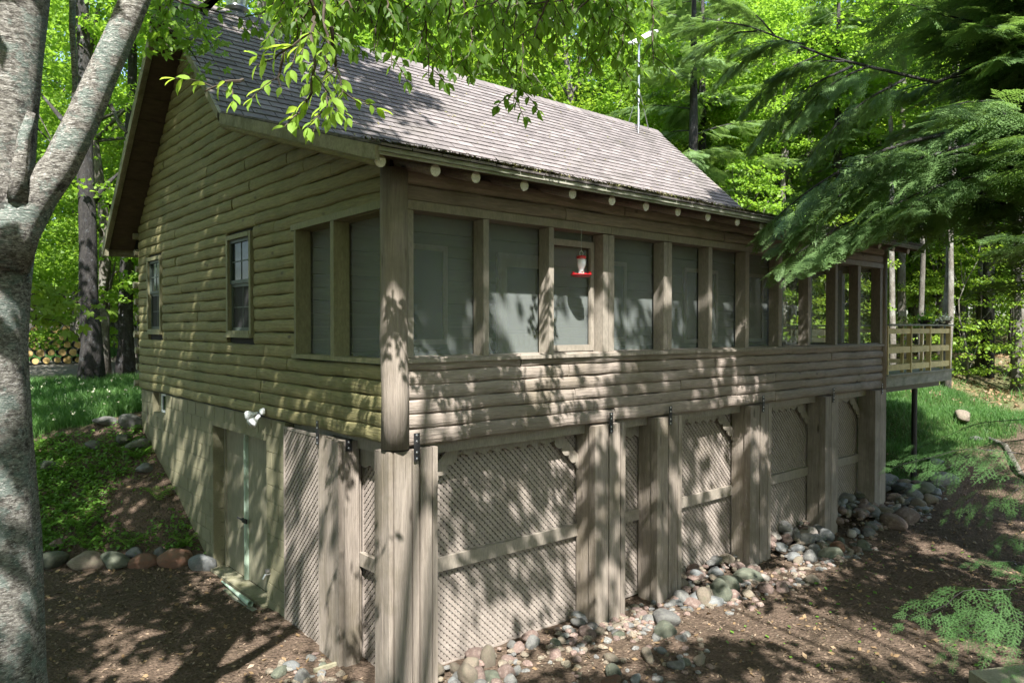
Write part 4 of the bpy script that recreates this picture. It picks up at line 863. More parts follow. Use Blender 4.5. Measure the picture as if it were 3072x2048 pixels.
def fern(x, y, s, label, nf=8):
    V = []; g = np.random.default_rng(int(abs(x*100)+y*10)); base = np.array([x, y, H(x, y)])
    for k in range(nf):
        a = 6.28*k/nf+g.uniform(-.3, .3); d_ = np.array([math.cos(a), math.sin(a), 0]); sd_ = np.array([-math.sin(a), math.cos(a), 0]); m_ = 13
        for i in range(m_):
            t = (i+1)/m_; p = base + d_*s*t*.9 + np.array([0, 0, s*(.75*math.sin(t*2.0))]); w_ = s*.28*math.sin(math.pi*min(1, t*.95+.08))**.8; q = s*.03
            for sg in (-1, 1):
                tip = p + sd_*sg*w_ + d_*w_*.25 - np.array([0, 0, w_*.2]); V += [p-d_*q, p+d_*q, tip+d_*q*.3, tip-d_*q*.3]
    return tag(link(bpy.data.objects.new('fern', poly_mesh('fern', V, 4, m_fern))), label, 'fern', 'ferns on the planted bank')
for x, y, s_, lb in [(-1.75, 7.35, .30, 'bright fern beside the birch trunk at the left of the bank'), (-1.30, 7.0, .36, 'large fern in the lower middle of the bank'), (-1.30, 6.62, .28, 'small bright fern above the brown boulder'), (-.82, 6.15, .27, 'small fern just above the reddish boulder'),
      (-1.9, 8.3, .3, 'fern in the shade at the upper left of the bank'), (-1.2, 8.5, .28, 'fern near the top of the bank'), (-.25, 6.7, .28, 'broad leafy fern beside the foundation above the door'), (-.28, 7.9, .30, 'dark fern against the foundation high on the bank'), (-.2, 5.6, .24, 'leafy sprout beside the foundation next to the large flat boulder')]: fern(x, y, s_, lb)

# small props on the ground
t = MB().tube([(-.12, 4.25, -2.35), (-.15, 3.7, -2.33), (-.17, 3.1, -2.32)], [.012, .022, .038], 10, cap=False).build('plastic_pipe', m_strip); tag(t, 'pale green broken plastic pipe lying before the basement door', 'pipe')
t = box('wood_stake', m_fascia, None, -.33, -.03, .98, 1.02, -2.38, -2.34); t.rotation_euler = (0, 0, 0); tag(t, 'short weathered stick lying by the gable lattice', 'stick')
tim = MB().hexa([(4.25, -3.62, -2.5), (6.3, -4.75, -2.5), (6.45, -4.5, -2.5), (4.42, -3.38, -2.5), (4.25, -3.62, -2.25), (6.3, -4.75, -2.25), (6.45, -4.5, -2.25), (4.42, -3.38, -2.25)]).build('landscape_timber', m_fascia); tag(tim, 'mossy landscape timber lying at the bottom right of the yard', 'timber')
tim = MB().tube([(13.7, -1.7, H(13.7, -1.7)+.03), (14.3, -1.25, H(14.3, -1.25)+.05), (14.9, -.8, H(14.9, -.8)+.05), (15.4, -.35, H(15.4, -.35)+.04)], [.04, .055, .06, .065], 9, wob=.05, seed=4).build('fallen_log', m_bark2, None, True); tag(tim, 'short weathered log lying along the upper edge of the grassy bank', 'log')
for x, y, a, b_, c_, col_, lb in [(15.9, .35, .38, .24, .13, 'tan', 'pale sunlit boulder on the slope beyond the deck posts'), (15.2, -.15, .2, .15, .08, 'grey', 'smaller grey rock just below the pale boulder on the slope')]:
    stone(x, y, a, b_, c_, col_, lb, name='boulder', sink=.25)
pile = []
for rw in range(5):
    for i in range(9-rw):
        y = 24.6 + (random.uniform(-.06, .06)); x = -.55 + i*.33 + rw*.16; z = H(x, y)+.14+rw*.27; r_ = random.uniform(.11, .16)
        o = MB().tube([(x, y-.3, z), (x+.05, y+.5, z)], [r_, r_], 11, wob=.05, seed=i+rw*20).build('firewood_log', m_bark2); MB().tube([(x, y-.306, z), (x, y-.298, z)], [r_*.92, r_*.92], 11).build('cut_end', m_yellow, o)
        tag(o, 'round of cut firewood in the pile beyond the driveway', 'firewood', 'firewood stacked beyond the driveway')

# ---------------------------------------------------------------- trees
def limb_tube(mb, pts, r0, r1, n=7, seed=0, wob=.06):
    m_ = len(pts); mb.tube(pts, [r0+(r1-r0)*i/(m_-1) for i in range(m_)], n, wob=wob, seed=seed)
def crown_cloud(n_cl, per, rad, z0, z1, seed, shape=1.0, lsz=.13, flat=.22, cr=.75):
    """maple-like crown: flattened layered clumps of leaves; returns centres and leaf quads"""
    g = np.random.default_rng(seed); C_ = []
    while len(C_) < n_cl:
        t = g.random(); R_ = rad*(math.sin(math.pi*min(1, (t*.9+.08)))**.6)*shape; a = g.uniform(0, 6.28); r_ = R_*math.sqrt(g.uniform(.15, 1))
        C_.append((r_*math.cos(a), r_*math.sin(a), z0+(z1-z0)*t))
    C_ = np.array(C_); sz = g.uniform(.6, 1.25, n_cl)*cr
    P_ = np.repeat(C_, per, 0); q = unit(g.normal(0, 1, (len(P_), 3)))*np.cbrt(g.random(len(P_)))[:, None]; q = q*np.repeat(sz, per)[:, None]; q[:, 2] *= flat
    q[:, 2] -= .18*(q[:, 0]**2+q[:, 1]**2)/np.repeat(sz, per)
    return C_, leaves(P_+q, lsz, lsz*.8, .75, .25, seed=seed+1)
def tree_mesh_set(seed, hgt, tr, rad, z0, n_cl, per, mat, bark, lsz=.13, lean=.3, cr=.75, limbs=10):
    g = random.Random(seed); C_, V = crown_cloud(n_cl, per, rad, z0, hgt, seed, 1., lsz, cr=cr)
    cm = poly_mesh('crown', V, 4, mat); mb = MB(); top = hgt*.93
    ax_ = [(lean*math.sin(i*.8+seed)*(i/8), lean*math.cos(i*1.1+seed)*(i/8), -.4+(top+.4)*i/8) for i in range(9)]
    mb.tube(ax_, [tr*(1.35 if i == 0 else 1)*(1-i/9.5) for i in range(9)], 9, wob=.05, seed=seed)
    for c_ in random.Random(seed).sample(list(map(tuple, C_)), limbs):
        zz = max(z0*.6, c_[2]-abs(c_[0])-.5); k_ = (zz+.4)/(top+.4)*8; i0 = min(7, int(k_)); a_ = Vector(ax_[i0]).lerp(Vector(ax_[i0+1]), k_-i0)
        e = Vector(c_); m1 = a_.lerp(e, .5)+Vector((0, 0, -.15)); limb_tube(mb, [a_, m1, e], tr*.3, .01, 5, seed)
    tm = mb.mesh('trunk', bark, True); return cm, tm
SETS = [tree_mesh_set(101, 13, .20, 3.4, 2.2, 300, 70, m_maple, m_bark2), tree_mesh_set(102, 16, .24, 3.8, 3.6, 330, 70, m_maple, m_bark2), tree_mesh_set(103, 11, .13, 2.8, 1.6, 170, 70, m_maple2, m_bark2),
        tree_mesh_set(104, 6.2, .06, 1.9, .7, 90, 60, m_maple, m_bark2, .11, cr=.55), tree_mesh_set(105, 4.6, .045, 1.5, .3, 70, 60, m_maple2, m_bark2, .10, cr=.5), tree_mesh_set(106, 18, .18, 3.0, 7.5, 170, 70, m_maple, m_bark2)]
def place_tree(kind, x, y, s_, label, group, cat='tree', name='maple_tree', dz=0):
    cm, tm = SETS[kind]; t = empty(name, (x, y, H(x, y)+dz)); t.rotation_euler = (0, 0, random.uniform(0, 6.28)); t.scale = (s_, s_, s_*random.uniform(.92, 1.1))
    tag(t, label, cat, group); link(bpy.data.objects.new('trunk', tm), t); link(bpy.data.objects.new('crown', cm), t); return t
def vis_tree(x, y, top=9, r=3.5):
    gz = H(x, y)
    for dz in (.5, 3, 6, top):
        for s_ in (-1, 0, 1):
            P_ = np.array([x, y, gz+dz]) + cr*r*s_
            X_, Y_, w = proj(P_)
            if w > 0 and 0 < X_ < 3072 and 0 < Y_ < 2048: return True
    return False
random.seed(77); placed = []
def ok(x, y, dmin): return all((x-a)**2+(y-b_)**2 > dmin*dmin for a, b_ in placed)
# right behind the roof ridge and across the back
for kind, x, y, s_, lb in [(1, 4.5, 14.2, 1., 'tall sunlit maple rising behind the left half of the roof'), (0, 8.2, 13.6, 1.05, 'sunlit maple with a round crown behind the middle of the roof ridge'), (2, 11.6, 12.2, 1.05, 'yellow green maple behind the antenna mast'), (1, 14.8, 12.6, 1., 'big sunlit maple right of the antenna mast'),
      (0, 1.2, 17.8, 1., 'maple behind the chimney pipe at the left of the roof'), (2, 17.2, 9.6, .9, 'light green maple beyond the deck'), (0, 20.5, 7.2, .9, 'maple in the woods beyond the right end of the deck'), (3, 16.2, 6.6, 1, 'young maple just beyond the deck rail'), (4, 18.2, 4.6, 1, 'low sapling beyond the deck corner'), (3, -.9, 19.6, 1.1, 'young maple at the edge of the driveway left of the cottage'), (2, -3.2, 18.2, 1, 'leafy maple at the far left behind the birch')]:
    place_tree(kind, x, y, s_, lb, 'maples close behind the cottage'); placed.append((x, y))
ndist = {'left': 'in the woods beyond the driveway', 'back': 'in the sunlit forest behind the roof', 'right': 'in the forest beyond the deck'}
cnt = 0
for it in range(2600):
    if cnt >= 150: break
    ang = random.uniform(R(9), R(92)); dd = random.uniform(21, 62)**1.0; x = CAM[0]+dd*math.cos(ang); y = CAM[1]+dd*math.sin(ang)
    if x < 13 and y < 30 and x > -6.5 and y > 0 and not (y > 27.5): 
        if not (x > 2.5 and y > 15.5): continue
    if x < 24 and y < 11 and ang < R(60): continue
    if not ok(x, y, 2.3 if dd < 40 else 3.0) or not vis_tree(x, y): continue
    reg = 'left' if ang > R(74) else ('back' if ang > R(38) else 'right')
    kind = random.choice([0, 1, 2, 3, 3, 5] if reg != 'back' else [0, 1, 2, 1]); placed.append((x, y)); cnt += 1
    px_ = proj((x, y, H(x, y)+6))[0]/3072; band = ('at the far left beside the birch' if px_ < .06 else 'between the birch limbs' if px_ < .16 else 'behind the left end of the roof' if px_ < .36 else 'above the middle of the roof ridge' if px_ < .5 else 'left of the antenna mast' if px_ < .62 else 'just right of the antenna mast' if px_ < .72 else 'behind the hemlock boughs' if px_ < .85 else 'above the deck' if px_ < .93 else 'at the far right'); far = ', nearer rank' if dd < 34 else ', farthest rank' if dd > 50 else ''
    kw = {0: 'broad green maple', 1: 'tall green maple', 2: 'yellow green maple', 3: 'young green maple', 4: 'low sapling', 5: 'high-crowned slender maple'}[kind]
    place_tree(kind, x, y, random.uniform(.85, 1.25), f'{kw} {band}{far}', f'trees {ndist[reg]}')
for it in range(500):       # understorey
    ang = random.choice([random.uniform(R(12), R(34)), random.uniform(R(74), R(88))]); dd = random.uniform(24, 48); x = CAM[0]+dd*math.cos(ang); y = CAM[1]+dd*math.sin(ang)
    if (x < 13 and y < 28) or (x < 22 and y < 9 and y > -2) or not ok(x, y, 1.8) or not vis_tree(x, y, 3, 1): continue
    placed.append((x, y)); cnt += 1
    reg = 'left' if ang > R(60) else 'right'; kind = random.choice([3, 4, 4]); place_tree(kind, x, y, random.uniform(.7, 1.1), ('low leafy sapling ' if kind == 4 else 'young green maple ') + ndist[reg], f'saplings {ndist[reg]}', name='sapling')
    if cnt > 210: break
# the woods go on behind and left of the viewpoint
for k_ in range(30):
    a_ = R(118) + R(222)*k_/30 + random.uniform(-.05, .05); dd = random.uniform(15, 22) + (4 if k_ % 2 else 0); x = 1+dd*math.cos(a_); y = -1+dd*math.sin(a_)
    if vis_tree(x, y): continue
    place_tree([0, 3, 2, 1][k_ % 4], x, y, random.uniform(.75, .95), 'leafy maple in the woods around the yard, behind the viewpoint', 'trees behind the viewpoint')
# bare trunks seen through the trees
def bare_trunk(x, y, r_, h_, mat, label, seed, lean=(0, 0), group=None, name='tree', limbs=()):
    gz = H(x, y); t = empty(name, (0, 0, 0)); tag(t, label, 'tree', group); rr = random.Random(seed); n = 10
    pts = [Vector((x+lean[0]*i/n*h_+rr.uniform(-.04, .04), y+lean[1]*i/n*h_+rr.uniform(-.04, .04), gz-.2+h_*i/n)) for i in range(n+1)]
    MB().tube(pts, [r_*(1.45 if i == 0 else 1.0)*(1-.55*i/n) for i in range(n+1)], 12, wob=.07, seed=seed).build('trunk', mat, t, smooth=True)
    for z_, dx, dy, dz in limbs:
        k_ = z_/h_*n; i0 = int(k_); a_ = pts[i0].lerp(pts[i0+1], k_-i0); e = a_+Vector((dx, dy, dz)); MB().tube([a_, a_.lerp(e, .5)+Vector((0, 0, .1)), e], [r_*.4, r_*.25, r_*.08], 7, wob=.05, seed=seed).build('limb', mat, t, smooth=True)
    C_, V = crown_cloud(60, 60, 2.2, h_*.75, h_+1.5, seed, lsz=.13); V = V + np.array([x+lean[0]*h_*.9, y+lean[1]*h_*.9, gz]); link(bpy.data.objects.new('crown', poly_mesh('crown', V, 4, m_maple)), t); return t
bare_trunk(.42, 15.2, .26, 12, m_bark, 'dark rough-barked tree standing in the grass left of the cottage', 61, (-.012, 0), limbs=((4.6, .9, .3, 1.2), (6, -.9, .2, 1.4)))
bare_trunk(1.75, 17.8, .22, 12, m_bark, 'dark leaning tree right beside the far corner of the cottage', 62, (.035, 0), limbs=((4.2, -.7, .3, 1.6),))
i = 0
random.seed(91)
for (x, y, r_) in [(16.8, 8.5, .11), (18.9, 6.6, .13), (19.5, 3.4, .10), (20.2, 2.9, .09), (18.6, 1.6, .09), (18.75, 1.75, .06), (23, 4.5, .15), (24.5, 1.5, .14), (26, 6.5, .17), (21.5, 8.5, .17), (28, 2.5, .18), (25.5, -1.2, .14), (30, 5.5, .2), (32, .5, .2), (22.5, 1.0, .11), (29, 9, .2), (34, 8, .22), (20.0, -1.4, .10)]:
    pale = i % 3 != 2; i += 1
    bare_trunk(x, y, r_, random.uniform(9, 13), m_bark2, ('pale slender trunk' if pale else 'grey trunk') + ' in the woods right of the deck' + (', nearest the fallen log' if i == 5 else ''), 200+i, (random.uniform(-.02, .02), random.uniform(-.02, .02)), 'slender trunks beyond the deck')
for (x, y, r_) in [(-2.2, 28, .2), (-.2, 29.5, .25), (1.2, 31, .2), (2.6, 29, .22), (3.4, 33, .2), (4.6, 31, .25), (-3.5, 31, .2), (.6, 34, .24), (5.6, 29, .2)]:
    i += 1; bare_trunk(x, y, r_, random.uniform(9, 13), m_bark2, 'grey forest trunk beyond the gravel driveway', 300+i, (0, 0), 'trunks beyond the driveway')

# birch close to the camera: forked trunk, stub, roots in the yard
bi = empty('birch_tree'); tag(bi, 'large lichen-covered birch with a forked trunk close at the left edge', 'tree')
TD = 3.9
def RP(px_, py_, t): return Vector(ray_at(px_, py_, t))
base = RP(-25, 1568, TD); basez = H(base.x, base.y)
tr_pts = [Vector((base.x+.0, base.y, basez-.1)), Vector((base.x, base.y, basez+.5)), RP(-45, 1568, TD), RP(-50, 1250, TD), RP(-58, 1000, TD), RP(-62, 800, TD), RP(-52, 650, TD), RP(-32, 545, TD)]
MB().tube(tr_pts, [.42, .34, .295, .28, .262, .245, .245, .225], 26, wob=.035, seed=2).build('trunk', m_birch, bi, smooth=True)
MB().tube([RP(-32, 560, TD), RP(-22, 440, TD), RP(-12, 280, TD), RP(8, 120, TD), RP(28, -30, TD), RP(45, -200, TD), RP(80, -500, TD+.3)], [.225, .20, .19, .18, .17, .16, .12], 22, wob=.035, seed=3).build('limb', m_birch, bi, smooth=True)
MB().tube([RP(-8, 600, TD-.05), RP(30, 520, TD-.04), RP(86, 445, TD), RP(140, 378, TD), RP(190, 275, TD), RP(234, 172, TD), RP(285, 60, TD), RP(330, -50, TD), RP(400, -250, TD+.2)], [.16, .135, .100, .086, .079, .075, .072, .07, .06], 18, wob=.035, seed=4).build('limb', m_birch, bi, smooth=True)
MB().tube([RP(40, 460, TD-.12), RP(45, 380, TD-.13), RP(57, 310, TD-.14), RP(74, 258, TD-.15)], [.042, .034, .026, .020], 12, wob=.16, seed=5).build('broken_stub', m_birch, bi, smooth=True)
# thin pale branches behind it
for pth, r_ in (([(168, -20), (166, 60), (170, 130), (172, 200), (168, 235)], .028), ([(172, 165), (195, 190), (240, 230), (290, 300)], .010), ([(60, 250), (90, 300), (140, 350)], .008), ([(255, 240), (275, 290), (292, 305)], .014)):
    MB().tube([RP(a, b_, 6.2) for a, b_ in pth], [r_*(1-.5*k_/len(pth)) for k_ in range(len(pth))], 7, wob=.05).build('branch', m_birch, bi, smooth=True)

# ---- broadleaf boughs hanging into the top of the picture, and the crowns that shade the yard
def leaf_shape(L_, W_, mat, name='leaf'):
    v = [(0, 0, 0), (L_*.22, W_*.40, .10*W_), (L_*.5, W_*.5, .12*W_), (L_*.78, W_*.27, .05*W_), (L_, 0, -.12*L_), (L_*.78, -W_*.27, .05*W_), (L_*.5, -W_*.5, .12*W_), (L_*.22, -W_*.40, .10*W_), (L_*.35, 0, 0), (L_*.7, 0, -.03*L_)]
    f_ = [(0, 8, 2, 1), (8, 9, 3, 2), (9, 4, 3), (0, 7, 6, 8), (8, 6, 5, 9), (9, 5, 4)]
    mb = MB(); mb.add(v, f_); return mb.mesh(name, mat, True)
near_leaf = [leaf_shape(.075, .038, m_ovlit), leaf_shape(.085, .043, m_ovlit), leaf_shape(.062, .033, m_ovlit)]
hb = empty('broadleaf_tree'); tag(hb, 'broadleaf tree overhead whose leafy boughs hang in front of the roof', 'tree')
LV = np.array([(0, 0, 0), (.25, .40, .10), (.55, .46, .10), (1, 0, -.10), (.55, -.46, .10), (.25, -.40, .10)])   # two quads: 0,1,2,3 and 0,3,4,5
def leaf_quads(p, d_, nrm, L_):
    d_ = unit(d_); nrm = unit(nrm - d_*(nrm@d_)); s_ = np.cross(nrm, d_); v = [p + d_*(a*L_) + s_*(b_*L_*.60) + nrm*(c_*L_) for a, b_, c_ in LV]; return [v[0], v[1], v[2], v[3], v[0], v[3], v[4], v[5]]
def bough(path, depth, single, seed, L_=.075, mat=m_ovate, step=.045):
    rr = random.Random(seed); P_ = [RP(a, b_, depth + rr.uniform(-.12, .12)) for a, b_ in path]; pts = []
    for i in range(len(P_)-1):
        n = max(2, int((P_[i+1]-P_[i]).length/step))
        for k_ in range(n): pts.append(P_[i].lerp(P_[i+1], k_/n)+Vector((rr.uniform(-.008, .008), rr.uniform(-.008, .008), rr.uniform(-.008, .008))))
    pts.append(P_[-1]); m_ = len(pts)
    bo = MB(); bo.tube(pts, [.009*(1-.85*i/m_)+.0015 for i in range(m_)], 5); V = []; lf = []; side = 1
    def put(p, d_):
        nrm = np.array([rr.gauss(0, .45), rr.gauss(0, .45), 1.]); 
        nrm = nrm - cf*rr.uniform(.1, .9); d_ = np.array(d_) + np.array([0, 0, -rr.uniform(.2, 1.0)]); lf.append((np.array(p), unit(d_), nrm, L_*rr.uniform(.75, 1.2)))
    for i in range(2, m_):
        t = (pts[i]-pts[i-1]).normalized(); side *= -1; lat = np.array(t.cross(Vector(-cf)))*side
        if rr.random() < .75: put(pts[i], lat*1.0 + np.array(t)*.7)
        if rr.random() < .30 and i < m_-1:      # side twig
            q = [pts[i]]; dr = Vector(lat*.9)+t*.6+Vector((rr.uniform(-.4, .4), rr.uniform(-.4, .4), -.35)); dr.normalize(); n = rr.randint(3, 6)
            for k_ in range(n): q.append(q[-1]+dr*.04); dr = (dr+Vector((0, 0, -.12))).normalized()
            bo.tube(q, [.003]*len(q), 4)
            for k_ in range(1, len(q)): put(q[k_], np.array(dr.cross(Vector(-cf)))*(1 if k_ % 2 else -1)*.9+np.array(dr)*.8)
            put(q[-1], np.array(dr))
    bobj = bo.build('branch', m_twig, hb)
    if single:
        for p, d_, nrm, l_ in lf:
            nrm = unit(nrm - d_*(nrm@d_)); s_ = np.cross(nrm, d_); o = bpy.data.objects.new('leaf', near_leaf[rr.randrange(3)]); link(o, bobj)
            Mx = Matrix(((d_[0], s_[0], nrm[0], p[0]), (d_[1], s_[1], nrm[1], p[1]), (d_[2], s_[2], nrm[2], p[2]), (0, 0, 0, 1))); o.matrix_basis = Mx @ Matrix.Scale(l_/.075, 4)
    else:
        for p, d_, nrm, l_ in lf: V += leaf_quads(p, d_, nrm, l_)
        link(bpy.data.objects.new('foliage', poly_mesh('foliage', V, 4, mat)), bobj)['kind'] = 'stuff'
    return len(lf)
nl = 0
for sdv, pth in enumerate([[(700, -40), (722, 40), (712, 80), (640, 125), (590, 150)], [(712, 80), (725, 150), (715, 210), (690, 260), (655, 290)], [(560, 185), (520, 190), (470, 210)], [(760, 60), (770, 150), (790, 210), (830, 240)],
                           [(740, -30), (752, 120), (748, 200), (750, 265)], [(655, 120), (640, 170), (645, 200)]]):
    nl += bough(pth, 3.7+.12*sdv, True, 40+sdv, .08)
rr = random.Random(5)
drips = [(985, 178, 5.), (1180, 238, 5.2), (1420, 190, 5.4), (900, 150, 5.), (1080, 120, 5.), (1345, 150, 5.3), (1280, 120, 5.3), (1230, 110, 5.1), (1040, 150, 5.2), (1500, 150, 5.5), (1150, 160, 5.2), (1390, 120, 5.4), (1455, 150, 5.4), (960, 110, 5), (860, 120, 5), (1310, 70, 5.2), (1105, 180, 5.1), (1200, 170, 5.15)]
for i in range(40): drips.append((rr.uniform(640, 1420), rr.uniform(15, 100), rr.uniform(4.6, 6.2)))
for i in range(8): drips.append((rr.uniform(600, 900), rr.uniform(20, 60), rr.uniform(4.6, 5.2)))
for i, (x, ye, dp) in enumerate(drips):
    dx = rr.uniform(-60, 60); bough([(x+dx, -70), (x+dx*.7, 0), (x+dx*.25, ye*.55), (x, ye)], dp, False, 100+i, .080, m_ovate, .04)
# cross branches that carry the drips
for pth, dp in (([(520, -60), (700, -20), (900, -40), (1150, -10), (1400, -35), (1600, -60)], 5.2), ([(640, -50), (820, 0), (1000, -15), (1180, 12), (1350, -5), (1500, -50)], 5.0), ([(300, -80), (420, 10), (560, 40), (640, 20)], 6.0)):
    bough(pth, dp, False, 300+len(pth)+int(dp*10), .085, m_ovate, .035)
# maple bough between the birch fork and the roof peak: lobed leaves
def maple_quads(p, d_, nrm, s_):
    d_ = unit(d_); nrm = unit(nrm - d_*(nrm@d_)); q = np.cross(nrm, d_); out = []
    for a, l_ in ((0, 1.), (.85, .85), (-.85, .85), (1.7, .5), (-1.7, .5)):
        dd = d_*math.cos(a)+q*math.sin(a); ss = -d_*math.sin(a)+q*math.cos(a); out += [p, p+dd*s_*l_*.55+ss*s_*.2, p+dd*s_*l_, p+dd*s_*l_*.55-ss*s_*.2]
    return out
mbgh = MB(); V = []; rr = random.Random(9)
for pth in ([(335, 30), (380, 60), (430, 90), (480, 100)], [(350, 20), (410, 40), (470, 80), (500, 130)], [(345, 50), (370, 90), (390, 110)], [(380, 60), (440, 120), (460, 150)], [(340, 10), (400, 15), (450, 50)]):
    P_ = [RP(a, b_, 6.4+rr.uniform(-.3, .3)) for a, b_ in pth]; mbgh.tube(P_, [.007, .005, .004, .003][:len(P_)], 5)
    for i in range(len(P_)-1):
        for k_ in range(17):
            p = np.array(P_[i].lerp(P_[i+1], rr.random())) + np.array([rr.gauss(0, .08), rr.gauss(0, .08), rr.gauss(0, .05)]); V += maple_quads(p, np.array([rr.gauss(0, 1), rr.gauss(0, 1), -.9]), np.array([rr.gauss(0, .4), rr.gauss(0, .4), 1])-cf*.6, rr.uniform(.06, .09))
mbo = mbgh.build('bough', m_twig, bi); link(bpy.data.objects.new('foliage', poly_mesh('foliage', V, 4, m_maple)), mbo)['kind'] = 'stuff'
mbgh = MB(); V = []
for pth in ([(60, 700), (120, 705), (190, 690), (235, 720)], [(70, 730), (130, 735), (180, 770)], [(60, 680), (110, 665), (150, 680)]):
    P_ = [RP(a, b_, 7.5) for a, b_ in pth]; mbgh.tube(P_, [.007, .005, .004, .003][:len(P_)], 5)
    for i in range(len(P_)-1):
        for k_ in range(13):
            p = np.array(P_[i].lerp(P_[i+1], rr.random())) + np.array([rr.gauss(0, .08), rr.gauss(0, .08), rr.gauss(0, .06)]); V += maple_quads(p, np.array([rr.gauss(0, 1), rr.gauss(0, 1), -.9]), np.array([rr.gauss(0, .4), rr.gauss(0, .4), 1])-cf*.6, rr.uniform(.07, .11))
mbo = mbgh.build('bough', m_twig, bi); link(bpy.data.objects.new('foliage', poly_mesh('foliage', V, 4, m_maple2)), mbo)['kind'] = 'stuff'

# shading crowns: high clumps of leaves where the sun comes from
g = np.random.default_rng(404); cl = []
def add_clumps(n, gen, dmin=7.5, dmax=13.):
    for _ in range(n):
        P_ = np.array(gen()); dd = g.uniform(dmin, dmax)
        for tr_ in range(6):
            Q = P_ + SUN*dd
            if not in_view(Q, 160): cl.append(Q); break
            dd += 1.6
U = g.uniform
add_clumps(13, lambda: (U(-.2, 3.6), 0, U(-2.4, 1.3)))
add_clumps(34, lambda: (U(3.2, 7.2), 0, U(-2.4, 1.9)))
add_clumps(76, lambda: (0, U(0, 8.7), U(1.0, 5.3)))
add_clumps(28, lambda: (0, U(3, 8.7), U(-2.0, 1.)))
add_clumps(7, lambda: (0, U(0, 3), U(-2.4, .9)))
def roof_left():
    y = U(-.5, 5.6); return (U(-.7, 1.15 + 2.1*(y+.5)/6.1 + .55*math.sin(y*3.1)), y, roof_top(y))
add_clumps(190, roof_left, 6., 11.)
add_clumps(9, lambda: (U(1, 6), U(-.5, .15), 2.7), 7, 10)
for xx_, yy_ in ((4.7, .1), (5.0, -.1), (5.3, -.25), (6.6, .0), (6.9, -.2), (7.8, .3), (8.1, 0), (9.2, .2)): cl.append(np.array([xx_, yy_, roof_top(yy_)]) + SUN*11)
add_clumps(330, lambda: (U(-6, 8.8), U(-6, -.9), -2.4)); add_clumps(210, lambda: (U(-6, -.3), U(-1, 6.0), -2.4)); add_clumps(70, lambda: (U(-3.5, -.1), U(5, 9.8), -1.5)); add_clumps(190, lambda: (U(-4, 5), U(9, 19), -.5)); add_clumps(20, lambda: (U(10, 14), U(-2, 2), -1.8))
SUNLIT = [ray_at(2180, 1400, 4.7), ray_at(2280, 1380, 4.8), ray_at(2150, 1090, 6.5), ray_at(2280, 1100, 6.4), ray_at(500, 200, 4.), ray_at(620, 150, 3.9), ray_at(720, 170, 3.8), ray_at(800, 200, 4.), ray_at(2060, 1060, 6.6), ray_at(40, 900, 3.8), ray_at(60, 560, 3.8), ray_at(10, 200, 3.8), ray_at(200, 250, 3.8), ray_at(60, 1300, 3.8)]
def shades(Q):
    for k_, S_ in enumerate(SUNLIT):
        rad_ = .8 if k_ < 9 else .45
        v_ = Q-S_; t_ = v_ @ SUN
        if t_ > 0 and np.linalg.norm(v_-SUN*t_) < rad_: return True
    return False
cl = np.array([q for q in cl if not shades(q)]); trunks = [(-6.5, -9.5), (.5, -11.5), (6.5, -9.5), (-9.5, -.5)]
asg = np.argmin(np.stack([((cl[:, :2]-np.array(t)-np.array([0, 0]))**2).sum(1) for t in trunks]), 0)
names = ['shade maple left behind the viewpoint, its crown dappling the gable', None, 'shade maple behind the viewpoint on the right, dappling the porch wall', 'shade maple left of the yard beyond the birch']
for ti, (tx, ty) in enumerate(trunks):
    C_ = cl[asg == ti]; par = hb if ti == 1 else empty('shade_maple')
    if ti != 1: tag(par, names[ti], 'tree')
    per = 70; P_ = np.repeat(C_, per, 0); q = unit(g.normal(0, 1, (len(P_), 3)))*np.cbrt(g.random(len(P_)))[:, None]*np.repeat(g.uniform(.35, .75, len(C_)), per)[:, None]; q[:, 2] *= .45
    Vc = leaves(P_+q, .19, .14, .7, .2, seed=ti+50); link(bpy.data.objects.new('crown', poly_mesh('crown', Vc, 4, m_maple)), par)
    gz = H(tx, ty); top = float(np.percentile(C_[:, 2], 80)) if len(C_) else 12; cx_, cy_ = C_[:, 0].mean(), C_[:, 1].mean()
    mb = MB(); ax_ = [Vector((tx+(cx_-tx)*.35*(i/6)**2, ty+(cy_-ty)*.35*(i/6)**2, gz-.3+(top-gz)*i/6)) for i in range(7)]
    mb.tube(ax_, [.26, .21, .19, .17, .14, .11, .07], 10, wob=.05, seed=ti)
    for c_ in C_[::7]:
        zz = min(max(c_[2]-3.5, 2.), top-.5); k_ = (zz-gz+.3)/(top-gz)*6; i0 = max(0, min(5, int(k_))); a_ = ax_[i0].lerp(ax_[i0+1], min(1, k_-i0)); e = Vector(c_); m1 = a_.lerp(e, .5)+Vector((0, 0, .3))
        if in_view(m1, 60) or in_view(e, 60): continue
        mb.tube([a_, m1, e], [.05, .03, .01], 5)
    mb.build('trunk', m_bark2, par, smooth=True)

